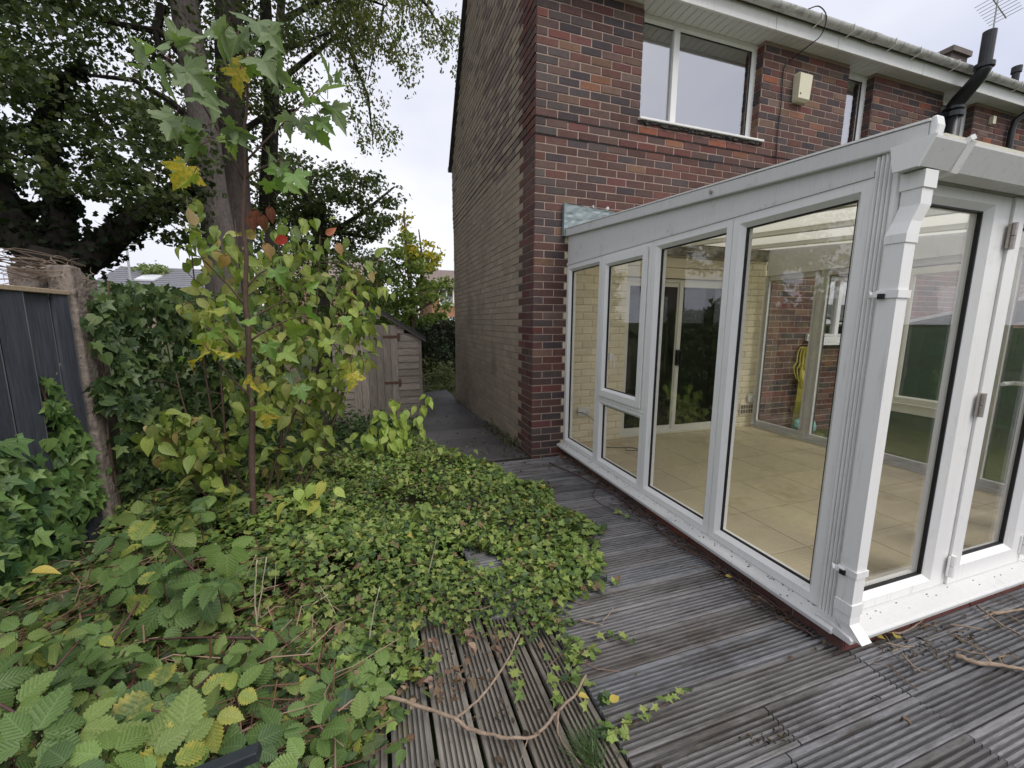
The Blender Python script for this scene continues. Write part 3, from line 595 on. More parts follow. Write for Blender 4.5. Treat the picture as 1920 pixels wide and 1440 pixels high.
for b in bars[1:-1]:
    m = MB(); P = [(-.012, con_roof(0) - .012), (-2.86, con_roof(-2.86) - .012), (-2.86, con_roof(-2.86) + .06), (-.012, con_roof(0) + .06)]; m.extrude(P, lambda p, q, t: (t, p, q), b - .011, b + .011); m.build('roof_bar', PVC_IN, con)
    m = MB(); m.extrude([(a_, z_ - .0) for a_, z_ in [(-.013, con_roof(0) - .022), (-2.855, con_roof(-2.86) - .022), (-2.855, con_roof(-2.86) - .013), (-.013, con_roof(0) - .013)]], lambda p, q, t: (t, p, q), b - .028, b + .028); m.build('roof_bar', PVC_IN, con)
# front: eaves beam, corner posts, fixed light, bifold leaves
part_box('eaves_beam', PVC_DIRTY, con, .44, 2.98, YF - .0, YF + .07, 1.862, 1.945)
def flute_profile():
    P = [(XS + .07, -2.7035), (XS + .0, -2.7035)]
    for i in range(4):
        y_ = -2.704 - i * .0150
        P += [(XS - .006, y_ - .001), (XS - .012, y_ - .004), (XS - .012, y_ - .0085), (XS - .006, y_ - .0115), (XS + .004, y_ - .0125), (XS + .004, y_ - .0145)]
    P += [(XS - .010, -2.7655), (XS - .015, -2.772), (XS - .013, -2.784), (XS - .004, -2.791), (XS + .008, -2.793)]
    for i in range(4):
        x_ = XS + .012 + i * .0125
        P += [(x_ + .001, -2.782), (x_ + .004, -2.788), (x_ + .009, -2.788), (x_ + .011, -2.782)]
    P += [(XS + .07, -2.782)]
    return P
for flip in (0, 1):
    P = flute_profile()
    if flip: P = [(XS + XF - p[0], p[1]) for p in P][::-1]
    m = MB(); m.extrude(P, lambda p, q, t: (p, q, t), .052, 1.95); m.build('corner_post', PVC, con)
def front_panel(xa, xb, prof, name='window_frame', proud=0, z0=ZB, z1=1.86, fm=None):
    m = MB(); m.ring((0, YF - proud, 0), (1, 0, 0), (0, 0, 1), (0, -1, 0), xa, xb, z0, z1, prof); f = m.build(name, fm or PVC, con); t = prof[-1][0]; h = prof[-2][1] - .006
    r = MB(); r.ring((0, YF - proud - h, 0), (1, 0, 0), (0, 0, 1), (0, -1, 0), xa + t - .001, xb - t + .001, z0 + t - .001, z1 - t + .001, [(0, .004), (.007, .003), (.007, -.012)]); r.build('gasket', RUBBER, f)
    g = MB(); g.box(xa + t - .01, xb - t + .01, YF - proud + .038, YF - proud + .044, z0 + t - .01, z1 - t + .01); g.build('pane', GLASS, f); return f
front_panel(.425, 1.035, FPC); part_box('mullion', PVC, con, 1.036, 1.112, YF + .002, YF + .07, ZB, 1.86)
LEAF = [(0, -.06), (0, 0), (.085, 0), (.108, -.024), (.108, -.06)]
for xa, xb in ((1.118, 1.745), (1.751, 2.378), (2.384, 2.975)):
    lf = front_panel(xa, xb, LEAF, 'door_leaf', .008)
    for z_ in (.16, .96, 1.70):
        m = MB(); m.tube([(xa - .004, YF - .018, z_ - .055), (xa - .004, YF - .018, z_ - .002)], .011, 8); m.tube([(xa - .004, YF - .018, z_ + .002), (xa - .004, YF - .018, z_ + .055)], .011, 8); m.box(xa - .026, xa - .001, YF - .014, YF - .0085, z_ - .05, z_ + .05); m.box(xa + .0, xa + .024, YF - .018, YF - .0085, z_ - .04, z_ + .045); m.build('hinge', PVC if z_ < .5 else STEEL, lf)
m = MB(); m.tube([(1.70, YF + .05, 1.02), (1.66, YF + .10, 1.02), (1.56, YF + .10, 1.02)], .011, 8); m.build('door_handle', PVC, con)
# sills
def sill(P, fn, a, b): m = MB(); m.extrude(P, fn, a, b); return bevel(m.build('sill', PVC_DIRTY, con), .004, 2)
sill([(XS + .06, .012), (XS - .062, .012), (XS - .066, .034), (XS - .055, .042), (XS - .002, .055), (XS + .06, .055)], lambda p, q, t: (p, t, q), -2.80, -.012)
sill([(XF - .06, .012), (XF + .062, .012), (XF + .066, .034), (XF + .002, .055), (XF - .06, .055)], lambda p, q, t: (p, t, q), -2.80, -.012)
sill([(-2.72, .013), (-2.868, .013), (-2.872, .034), (-2.862, .042), (-2.79, .056), (-2.72, .056)], lambda p, q, t: (t, p, q), XS - .050, XF + .05)
# plinth bricks
pl_m = MB(); pl_m.box(XS - .016, XS + .08, -2.82, -.02, -.128, .008); pl_m.box(XS + .08, XF + .01, -2.82, -2.72, -.128, .008); plinth = pl_m.build('plinth', MORTAR, con)
for kz, zz in ((0, -.122), (1, -.057)):
    y = -2.826
    while y < -.1:
        L = .215 if (kz or y > -2.8) else .1025
        m = MB(); m.box(XS - .024, XS - .013, y, min(y + L, -.03), zz, zz + .058, random.choice(RED + PLUM + [(.2, .07, .05)]), jit=.002); m.build('brick', BRICK, plinth); y += L + .01
    x = XS - .012
    while x < 3.0:
        m = MB(); m.box(x, min(x + .215, 3.05), -2.829, -2.819, zz, zz + .058, random.choice(RED + [(.21, .075, .05), (.16, .06, .05)]), jit=.002); m.build('brick', BRICK, plinth); x += .225
m = MB()
for i in range(120):
    yy = random.uniform(-2.78, -.05); xx = XS - abs(random.gauss(0, .022)) - .001; zz = .0555 + (xx - XS) * .19; L = random.uniform(.002, .009); m.box(xx - .001, xx + .001, yy, yy + L, zz - .002, zz + .0022, random.choice([(.10, .09, .07), (.05, .045, .04), (.2, .18, .14)]))
for i in range(26):
    xx = random.uniform(XS + .1, 2.5); yy = -2.79 - abs(random.gauss(0, .02)); zz = .056 + (yy + 2.79) * .19; m.box(xx, xx + random.uniform(.002, .012), yy - .0015, yy + .0015, zz - .002, zz + .002, random.choice([(.10, .09, .07), (.2, .18, .14)]))
m.build('dirt_specks', mat('dirt_speck', (1, 1, 1), .9, attr=True), con, kind='stuff')
# gutter with end stop, downpipe
GP = [(-2.785, 1.945), (-2.800, 1.862), (-2.868, 1.862), (-2.905, 1.938), (-2.905, 1.946), (-2.898, 1.946), (-2.863, 1.869), (-2.806, 1.869), (-2.792, 1.945)]
m = MB(); m.extrude(GP, lambda p, q, t: (t, p, q), .29, 3.12); gut = m.build('gutter', PVC_DIRTY, con)
m = MB(); m.extrude([(-2.782, 1.948), (-2.798, 1.858), (-2.870, 1.858), (-2.909, 1.948)], lambda p, q, t: (t, p, q), .278, .2895); m.build('gutter_stop', PVC, gut)
g3 = [(-2.782, 1.948), (-2.797, 1.856), (-2.872, 1.856), (-2.911, 1.949)]
m = MB(); m.extrude(g3, lambda p, q, t: (t, p, q), .46, .50); m.tube([(.48, -2.905, 1.95), (.475, -2.90, 1.965)], .015, 6); m.build('gutter_joint', PVC, gut)
m = MB(); m.extrude([(-2.778, 1.905), (-2.83, 1.905), (-2.83, 1.912), (-2.778, 1.912)], lambda p, q, t: (t, p, q), .44, 2.98); m.build('gutter_board', PVC_DIRTY, gut)
dp = MB(); PX, PY, HW = .338, -2.820, .0300
secs = [((PX + .03, PY - .012), 1.858, HW + .006), ((PX + .03, PY - .012), 1.80, HW + .006), ((PX + .03, PY - .012), 1.799, HW + .0005), ((PX + .03, PY - .012), 1.745, HW + .0005), ((PX + .012, PY - .004), 1.69, HW - .001), ((PX, PY), 1.645, HW + .004), ((PX, PY), 1.615, HW + .004), ((PX, PY), 1.612, HW), ((PX, PY), .18, HW), ((PX, PY), .179, HW + .004), ((PX, PY), .13, HW + .004), ((PX, PY), .129, HW), ((PX, PY - .002), .09, HW), ((PX + .012, PY - .048), .030, HW)]
R_ = []
for (c, z_, h) in secs: R_.append([(c[0] - h, c[1] - h, z_), (c[0] + h, c[1] - h, z_), (c[0] + h, c[1] + h, z_), (c[0] - h, c[1] + h, z_)])
for A_, B_ in zip(R_[:-1], R_[1:]):
    for i in range(4): dp.quad(A_[i], A_[(i + 1) % 4], B_[(i + 1) % 4], B_[i])
dpo = dp.build('downpipe', PVC, con)
for z_ in (.30, 1.42):
    m = MB(); m.ring((PX, PY, 0), (1, 0, 0), (0, 1, 0), (0, 0, 1), -HW - .006, HW + .006, -HW - .006, HW + .006, [(.005, z_), (0, z_), (0, z_ + .028), (.005, z_ + .028)]); m.box(PX - HW - .014, PX - HW - .006, PY + .01, -2.775, z_ + .003, z_ + .022)
    m.tube([(PX - HW - .012, -2.774, z_ + .012), (PX - HW - .018, -2.768, z_ + .012)], .014, 8); m.build('pipe_clip', PVC, dpo)
    m = MB(); m.box(PX - HW - .016, PX - HW - .006, PY + .004, PY + .024, z_ - .004, z_ + .016); m.build('clip_screw', RUBBER, dpo)
# tiled floor
m = MB(); m.box(XS + .01, XF - .01, -2.75, .0, -.10, .024); floor = m.build('floor', GROUT, con)
ts = .45
for i in range(6):
    for j in range(7):
        xa, ya = XS + .055 + i * ts, -2.72 + j * ts - .02; xb, yb = min(xa + ts, XF - .06), min(ya + ts, -.012)
        if xb - xa < .05 or yb - ya < .05: continue
        v = random.uniform(.95, 1.05); m = MB(); m.box(xa + .003, xb - .003, ya + .003, yb - .003, .020, .0275 + random.uniform(-.0006, .0006), (.53 * v, .455 * v, .305 * v)); m.build('tile', TILE, floor)

cab = thing('power_cable', (.72, -.2, .04), 'thin grey cable hanging from the wall socket to the tiled floor', 'cable')
m = MB(); m.tube(catmull([(.50, -.035, .375), (.58, -.06, .36), (.68, -.09, .28), (.74, -.12, .16), (.72, -.16, .06), (.66, -.22, .034), (.80, -.30, .034), (.98, -.36, .034), (1.0, -.45, .034), (.88, -.42, .034), (.93, -.34, .034)]), .0042, 6); m.build('lead', mat('grey_lead', (.12, .12, .12), .5), cab, smooth=True)

# hose on the wall and green can seen through the far side
hx, hz = 3.76, 1.02
hose = thing('garden_hose', (hx, -.05, hz), 'coiled yellow hose hanging on the brick wall beyond the conservatory', 'hose')
for i in range(6):
    dx = (i - 2.5) * .022; lw = .05 + .022 * abs(i - 2.5); bot = .42 + .05 * (i % 3); m = MB(); P = []
    for t in np.linspace(0, 2 * math.pi, 26):
        P.append((hx + dx + lw * math.sin(t) * (1.1 if math.cos(t) < 0 else .55), -.045 - .014 * (i % 3) - .01 * math.sin(t * 2), hz - (bot / 2) * (1 - math.cos(t))))
    m.tube(P, .0078, 6, caps=False); m.build('coil', YELLOWH, hose, smooth=True)
m = MB()
for i in range(5): m.tube([(hx - .05 + i * .02, -.05, hz - .30), (hx - .06 + i * .024, -.06, hz - .6), (hx - .09 + i * .035, -.06, .0)], .009, 6)
m.tube([(hx + .06, -.05, hz - .35), (hx + .16, -.06, hz - .52), (hx + .12, -.06, hz - .70), (hx + .03, -.06, hz - .66)], .009, 6); m.build('strand', YELLOWH, hose, smooth=True)
m = MB(); m.tube([(hx, -.0, hz + .02), (hx, -.09, hz + .02), (hx, -.09, hz + .05)], .012, 6); m.build('hook', IRON, hose)
can = thing('watering_can', (3.66, -.22, -.05), 'pale green plastic container below the yellow hose', 'container')
m = MB()
for a_, b_ in zip(range(9), range(1, 9)): pass
prof = [(.0, -.05), (.10, -.05), (.135, -.02), (.14, .03), (.12, .085), (.06, .115), (.0, .12)]
for j in range(16):
    t0, t1 = 2 * math.pi * j / 16, 2 * math.pi * (j + 1) / 16
    for (r0, z0), (r1, z1) in zip(prof[:-1], prof[1:]):
        m.quad(*[(3.66 + 1.15 * r * math.cos(t), -.22 + .8 * r * math.sin(t), z) for r, z, t in ((r0, z0, t0), (r0, z0, t1), (r1, z1, t1), (r1, z1, t0))])
m.build('body', AQUA, can, smooth=True)
m = MB(); m.tube([(3.62, -.25, .11), (3.63, -.27, .15), (3.70, -.27, .15), (3.71, -.25, .11)], .016, 8); m.build('grip', mat('green_grip', (.06, .20, .17), .4), can, smooth=True)
# green store beyond the conservatory
st = thing('green_store', (5.9, -1.55, -.1), 'dark green panelled garden store with white roof edge beyond conservatory', 'shed')
for i in range(10): bevel(part_box('panel_board', GREENP, st, 5.5, 5.54, -2.9 + i * .28, -2.625 + i * .28, -.12, 1.28), .006)
part_box('side_board', GREENP, st, 5.54, 7.5, -2.9, -2.86, -.12, 1.28); part_box('side_board', GREENP, st, 5.54, 7.5, -.14, -.10, -.12, 1.28)
for z_ in (.1, 1.2): part_box('rail', GREENP, st, 5.475, 5.498, -2.9, -.1, z_, z_ + .06)
m = MB(); P = [(-3.0, 1.24), (-1.5, 1.62), (-.0, 1.24), (-.0, 1.30), (-1.5, 1.68), (-3.0, 1.30)]; m.extrude(P, lambda p, q, t: (t, p, q), 5.40, 7.6); m.build('roof', mat('grey_store_roof', (.12, .13, .13), .7), st)
m = MB(); m.extrude([(-3.02, 1.27), (-1.5, 1.655), (.02, 1.27), (.02, 1.31), (-1.5, 1.695), (-3.02, 1.31)], lambda p, q, t: (t, p, q), 5.37, 5.396); m.build('roof_edge', PVC, st)

def bez(pts, n=10):
    pts = np.array(pts, float); t = np.linspace(0, 1, n); k = len(pts) - 1; out = np.zeros((n, 3))
    for i in range(k + 1): out += (math.comb(k, i) * (t ** i) * ((1 - t) ** (k - i)))[:, None] * pts[i]
    return out
# ------------------------------------------------------------------ leaf templates and scatter
def strip_leaf(levels, fold=.25, droop=.12, serr=0):
    V, F, UV = [], [], []; n = len(levels)
    for i, (y, wd) in enumerate(levels):
        e = wd * (1 - serr if i % 2 else 1)
        for x in (-e, 0, e): V.append((x, y, fold * abs(x) - droop * y * y)); UV.append((.5 + x, y))
    for i in range(n - 1):
        a = i * 3
        for j in (0, 1):
            if levels[i][1] == 0: F.append((a + 1, a + 3 + j, a + 4 + j) if True else None)
            elif levels[i + 1][1] == 0: F.append((a + j, a + j + 1, a + 4))
            else: F += [(a + j, a + j + 1, a + 4 + j), (a + j, a + 4 + j, a + 3 + j)]
    return np.array(V), np.array([f[::-1] for f in F]), np.array(UV)
def fan_leaf(half, center, fold=.2, droop=.15):
    pts = half + [(-x, y) for x, y in half[::-1] if abs(x) > 1e-6]; V = [center] + pts
    V = [(x, y, fold * abs(x) - droop * y * y - .1 * (x * x)) for x, y in V]; n = len(pts)
    F = [(0, 1 + i, 1 + (i + 1) % n) for i in range(n)]; UV = [(.5 + v[0], v[1]) for v in V]
    return np.array(V), np.array(F), np.array(UV)
OVAL = strip_leaf([(0, 0), (.08, .10), (.22, .22), (.38, .275), (.54, .26), (.70, .19), (.86, .08), (1, 0)], .42, .34)
BRAM = strip_leaf([(0, 0), (.05, .10), (.10, .18), (.16, .22), (.21, .29), (.27, .28), (.32, .35), (.38, .33), (.43, .37), (.49, .34), (.54, .36), (.60, .31), (.65, .32), (.71, .25), (.76, .24), (.82, .16), (.87, .15), (.93, .06), (1, 0)], .28, .26, .13)
IVY = fan_leaf([(0, 0), (.18, -.14), (.46, -.10), (.34, .14), (.60, .46), (.24, .48), (0, 1.05)], (0, .28), .30, .18)
IVY2 = fan_leaf([(0, 0), (.20, -.13), (.46, -.05), (.38, .18), (.54, .46), (.28, .54), (0, 1.0)], (0, .3), .26, .15)
IVYR = fan_leaf([(0, 0), (.22, -.06), (.42, .10), (.40, .35), (.30, .60), (0, .95)], (0, .35), .2, .15)
MAPLE = fan_leaf([(0, .05), (.09, -.03), (.26, -.14), (.40, -.10), (.36, .00), (.46, .03), (.36, .10), (.50, .15), (.60, .24), (.74, .32), (.66, .40), (.56, .38), (.57, .48), (.44, .44), (.30, .40), (.24, .42), (.30, .55), (.36, .62), (.26, .66), (.28, .76), (.16, .78), (.10, .88), (0, 1.05)], (0, .22), .42, .50)
LITE = (np.array([(0, 0, 0), (.3, .5, .08), (0, 1, -.1), (-.3, .5, .08)]), np.array([(0, 1, 2), (0, 2, 3)]), np.array([(.5, 0), (.8, .5), (.5, 1), (.2, .5)]))
LITE3 = (np.array([(0, 0, 0), (.45, .15, .05), (.22, .5, .05), (.42, .62, 0), (0, 1, -.1), (-.42, .62, 0), (-.22, .5, .05), (-.45, .15, .05)]), np.array([(0, 1, 2), (0, 2, 6), (0, 6, 7), (2, 3, 4), (2, 4, 6), (6, 4, 5)]), np.array([(.5, 0)] * 8))
def unit(a): return a / (np.linalg.norm(a, axis=-1, keepdims=True) + 1e-9)
def frames(dirs, nors):
    Y = unit(dirs); Z = unit(nors - (nors * Y).sum(-1, keepdims=True) * Y); return np.cross(Y, Z), Y, Z
def scatter(name, ma, tpl, pos, dirs, nors, size, cols, parent=None, kind=None):
    V, F, UV = tpl; n, k, t = len(pos), len(V), len(F)
    X, Y, Z = frames(np.asarray(dirs, float), np.asarray(nors, float)); size = np.broadcast_to(np.asarray(size, float), (n,))
    ws = size[:, None] * rng.uniform(.85, 1.15, (n, 1))
    P = pos[:, None, :] + (X[:, None, :] * V[None, :, 0:1] * ws[:, :, None] + Y[:, None, :] * V[None, :, 1:2] * size[:, None, None] + Z[:, None, :] * V[None, :, 2:3] * size[:, None, None] * rng.uniform(.4, 1.6, (n, 1, 1)))
    me = bpy.data.meshes.new(name); me.vertices.add(n * k); me.vertices.foreach_set('co', P.astype(np.float32).ravel())
    idx = (F[None] + (np.arange(n) * k)[:, None, None]).astype(np.int32); me.loops.add(n * t * 3); me.loops.foreach_set('vertex_index', idx.ravel())
    me.polygons.add(n * t); me.polygons.foreach_set('loop_start', np.arange(0, n * t * 3, 3, dtype=np.int32)); me.polygons.foreach_set('use_smooth', np.ones(n * t, bool))
    me.update(calc_edges=True)
    c = np.ones((n, k, 4), np.float32); c[:, :, :3] = np.asarray(cols)[:, None, :]
    at = me.attributes.new('col', 'FLOAT_COLOR', 'POINT'); at.data.foreach_set('color', c.ravel())
    uv = me.uv_layers.new(name='UVMap'); uv.data.foreach_set('uv', np.tile(UV[F.ravel()], (n, 1)).astype(np.float32).ravel())
    me.materials.append(ma); o = bpy.data.objects.new(name, me); S.collection.objects.link(o); adopt(o, parent)
    if kind: o['kind'] = kind
    return o
LEAFMESH = {}
def leaf_obj(key, tpl, ma, parent, pos, d, n, size, col, name='leaf'):
    if (key, ma.name) not in LEAFMESH:
        V, F, UV = tpl; me = bpy.data.meshes.new('leaf'); me.from_pydata([tuple(v) for v in V], [], [tuple(int(i) for i in f) for f in F]); me.polygons.foreach_set('use_smooth', [True] * len(F))
        at = me.attributes.new('col', 'FLOAT_COLOR', 'POINT'); at.data.foreach_set('color', np.ones(len(V) * 4, np.float32))
        uv = me.uv_layers.new(name='UVMap'); uv.data.foreach_set('uv', UV[F.ravel()].astype(np.float32).ravel()); me.materials.append(ma); LEAFMESH[key, ma.name] = me
    X, Y, Z = frames(np.array([d], float), np.array([n], float)); s = size; m4 = np.eye(4)
    m4[:3, 0] = X[0] * s * random.uniform(.85, 1.15); m4[:3, 1] = Y[0] * s; m4[:3, 2] = Z[0] * s * random.uniform(.5, 1.5); m4[:3, 3] = pos
    return inst(name, LEAFMESH[key, ma.name], parent, m4.tolist(), col)
def jitc(base, n, v=.2, h=.12):
    b = np.asarray(base, float)[None] * rng.uniform(1 - v, 1 + v, (n, 1)); b = b * rng.uniform(1 - h, 1 + h, (n, 3)); return np.clip(b, 0, 1)
def pick(pal, n, wts=None):
    pal = np.array(pal, float); i = rng.choice(len(pal), n, p=wts); return jitc(np.ones(3), n, .18, .08) * pal[i]
def rdir(n): return unit(rng.normal(size=(n, 3)))
def inpoly(px, py, poly):
    r = np.zeros(len(px), bool); n = len(poly)
    for i in range(n):
        (x1, y1), (x2, y2) = poly[i], poly[(i + 1) % n]; c = ((y1 > py) != (y2 > py)) & (px < (x2 - x1) * (py - y1) / (y2 - y1 + 1e-12) + x1); r ^= c
    return r
IVYPAL = [(.170, .245, .058), (.130, .195, .050), (.215, .285, .068), (.070, .118, .036), (.27, .32, .09)]

# ------------------------------------------------------------------ fence and concrete posts
FX = -3.34
fence = thing('fence_panel', (FX, -1.6, -.1), 'dark grey stained fence panel of upright boards with bare timber top rail', 'fence')
y = -.475; wds = [.125, .225, .165, .20, .19, .21, .18, .2, .2, .2, .19, .21, .2, .2, .2, .2, .2, .2]
for i, wd in enumerate(wds):
    v = random.uniform(.72, 1.3); t = -.006 if i % 2 else .018
    m = MB(); P = [(FX - .03 + t, y - wd + .006), (FX - .012 + t, y - wd + .006), (FX - .004 + t, y - .004), (FX - .03 + t, y - .004)]
    zt = 1.475 + random.uniform(-.004, .004); m.extrude(P, lambda p, q, tt: (p, q, tt), -.12, zt, (.072 * v, .078 * v, .098 * v)); b = m.build('fence_board', FENCE, fence)
    q = MB(); q.box(FX - .0065 + t, FX - .0035 + t, y - .010, y - .0035, zt - random.uniform(.5, 1.2), zt - .001); q.build('worn_edge', FENCEW, b)
    y -= wd
part_box('gap_shade_sheet', DARKGAP, fence, FX - .06, FX - .042, y, -.48, -.12, 1.46)  # full-height dark sheet added behind the boards as shade for their gaps
m = MB(); m.box(FX - .05, FX + .022, y, -.47, 1.478, 1.505); bevel(m.build('top_rail', RAWWOOD, fence), .003)
m = MB(); m.obox((FX - .0125, -.60, 1.045), (unit(np.array([0., .62, .78])), (1, 0, 0), unit(np.array([0, .78, -.62]))), (.065, .0015, .0035)); m.build('scratch', RAWWOOD, fence)
post = thing('concrete_post', (FX, -.39, -.1), 'lichen mottled concrete fence post between dark boards and ivy', 'post')
m = MB(); m.hexa([(FX - .10, -.465, -.15), (FX + .05, -.455, -.15), (FX + .05, -.325, -.15), (FX - .10, -.325, -.15), (FX - .09, -.455, 1.66), (FX + .03, -.45, 1.67), (FX + .03, -.34, 1.66), (FX - .09, -.34, 1.665)]); bevel(m.build('shaft', CONC, post), .012, 2)
SX = FX - .10; sa, sb_ = onX(76, 520, SX)[1], onX(184, 520, SX)[1]
stump = thing('broken_post', (SX - .06, (sa + sb_) / 2, -.1), 'wide weathered concrete block behind the top of the fence panel', 'post')
m = MB(); n_ = 7; top = [1.66 + random.uniform(-.03, .035) for _ in range(n_ + 1)]
for i in range(n_):
    y0_, y1_ = sa + (sb_ - sa) * i / n_, sa + (sb_ - sa) * (i + 1) / n_; m.hexa([(SX - .16, y0_, -.12), (SX, y0_, -.12), (SX, y1_, -.12), (SX - .16, y1_, -.12), (SX - .15, y0_, top[i]), (SX - .012, y0_, top[i] - .02), (SX - .012, y1_, top[i + 1] - .02), (SX - .15, y1_, top[i + 1])])
m.build('block', CONC, stump)
dry = thing('dead_climber', (FX, -.6, 1.65), 'bare tan climber stems draped over the top of the concrete post', 'dead plant')
for i in range(48):
    a = np.array([FX + random.uniform(-.22, .03), -.30 + random.uniform(-.10, .10), 1.62 + random.uniform(-.12, .08)]); L = random.uniform(.15, 1.0) * (1 if i % 4 else -.12); pts = [a]
    for t in (.25, .5, .75, 1): pts.append(a + np.array([random.uniform(-.16, .10), -L * t, (.07 * math.sin(t * 2.6)) + random.uniform(-.09, .05) - .14 * t * (i % 3 == 0)]))
    m = MB(); m.tube(bez(pts, 10), np.linspace(.0042, .0012, 10), 5); m.build('stem', DRYM if i % 3 else STICK, dry)

# ------------------------------------------------------------------ ivy on the fence and post
def ivy_climber(label, surf, n_obj, n_stuff, size, pal, loc, wts=None, stems=(), spread=.05):
    """surf(n) -> points, outward normals"""
    root = thing('ivy_climber', loc, label, 'ivy')
    for s_ in stems:
        m = MB(); m.tube(s_, .006, 5); m.build('stem', STEM, root)
    P, N = surf(n_obj + n_stuff); n = len(P)
    d = np.array([0, 0, -1.]) + rng.normal(size=(n, 3)) * .45; nn = N + rng.normal(size=(n, 3)) * .38 + np.array([0, 0, .25])
    P = P + N * rng.uniform(0, spread, (n, 1)); sz = rng.uniform(size[0], size[1], n); col = pick(pal, n, wts)
    # the largest in view become leaves of their own
    px = np.array([proj(p) for p in P]); inv = (px[:, 0] > 0) & (px[:, 0] < 1920) & (px[:, 1] > 0) & (px[:, 1] < 1440)
    key = np.where(inv, sz / px[:, 2] + .05 * (N @ unit(CAM - P.mean(0))) * 0 + (P @ N.mean(0)) * .02, -1); order = np.argsort(-key)
    for i in order[:n_obj]: leaf_obj('ivy' if i % 3 else 'ivyr', IVY if i % 3 else IVYR, IVYM, root, P[i], d[i], nn[i], sz[i], col[i])
    r = order[n_obj:]
    if len(r): scatter('foliage', IVYM, IVY, P[r], d[r], nn[r], sz[r], col[r], root, 'stuff')
    return root
DIVY = [(.066, .108, .040), (.090, .138, .048), (.045, .078, .032), (.125, .180, .060)]
def surf_mass(n):       # the swollen mass beyond the post
    y = -.36 + rng.beta(1.0, 1.3, n) * 3.4; z = -.1 + rng.uniform(0, 1, n) ** .85 * (1.66 + .04 * np.sin(y * 5)); bul = .10 + .30 * np.sqrt(np.clip(1 - ((z - .75) / .98) ** 2, 0, 1)) * smooth((y + .45) / .9) + .05 * np.sin(y * 7 + z * 5)
    x = FX + bul; nx_ = np.stack([np.ones(n), np.full(n, -.55), .55 * (z - .4)], 1); top = z > 1.42
    x[top] = FX + rng.uniform(-.35, .35, top.sum()); return np.stack([x, y, z + .04 * np.sin(y * 9)], 1), unit(nx_)
ivy_climber('dense dark ivy covering the fence beyond the concrete post', surf_mass, 260, 5200, (.055, .10), DIVY, (FX, .6, -.1), spread=.08, stems=[[(FX + .07, -.3 + i * .4, -.1), (FX + .1, -.2 + i * .4, .5), (FX + .06, -.25 + i * .42, 1.2), (FX + .05, -.1 + i * .4, 1.6)] for i in range(6)])
def surf_post(n):
    c = np.array([(-.40, 1.26), (-.40, .86), (-.36, 1.45), (-.42, .80), (-.38, .48), (-.36, 1.15)]); i = rng.choice(len(c), n, p=[.22, .28, .13, .14, .10, .13]); y = c[i, 0] + rng.normal(0, .075, n); z = c[i, 1] + rng.normal(0, .06, n)
    return np.stack([np.full(n, FX + .07) + rng.uniform(0, .04, n), y, z], 1), np.tile(unit(np.array([1., -.35, .1])), (n, 1))
ivy_climber('ivy sprays crossing the face of the concrete post', surf_post, 105, 0, (.06, .105), DIVY + [(.085, .14, .06)], (FX + .07, -.4, -.1), stems=[[(FX + .06, -.36, -.1), (FX + .065, -.40, .5), (FX + .066, -.34, 1.0), (FX + .06, -.37, 1.4)]])
LIVY = [(.135, .225, .06), (.105, .185, .055), (.17, .26, .075), (.08, .145, .045)]
def surf_fence(n):
    cs = [((-.80, .95), .02, .018), ((-.77, .84), .03, .03), ((-.74, .74), .05, .04), ((-.72, .62), .07, .05), ((-.74, .48), .10, .06), ((-.72, .33), .13, .07), ((-.75, .18), .16, .08)]
    w_ = np.array([.03, .05, .09, .13, .2, .25, .25]); i = rng.choice(len(cs), n, p=w_ / w_.sum()); C = np.array([(c[0][0], c[0][1], c[1], c[2]) for c in cs])[i]
    y = C[:, 0] + rng.normal(0, 1, n) * C[:, 2]; z = C[:, 1] + rng.normal(0, 1, n) * C[:, 3]; return np.stack([np.full(n, FX + .012), y, z], 1), np.tile(unit(np.array([1., -.2, .2])), (n, 1))
ivy_climber('bright green ivy climbing in a tapering column up the dark fence', surf_fence, 170, 60, (.06, .105), LIVY, (FX + .01, -.75, -.1), stems=[[(FX + .008, -.74, -.1), (FX + .008, -.72, .3), (FX + .008, -.76, .7), (FX + .008, -.80, .95)]])
def surf_fence2(n):
    z = rng.uniform(-.1, .72, n); y = -1.28 + rng.normal(0, .16, n) * (1.2 - z) - .15 * z * 0; y -= .05; x = FX + .02 + .14 * (1 - z) * rng.uniform(.2, 1, n)
    return np.stack([x, y, z], 1), np.tile(unit(np.array([1., -.25, .35])), (n, 1))
ivy_climber('thick ivy at the foot of the fence at the picture edge', surf_fence2, 190, 420, (.06, .11), LIVY + [(.04, .085, .03)], (FX + .02, -1.3, -.1), spread=.06)

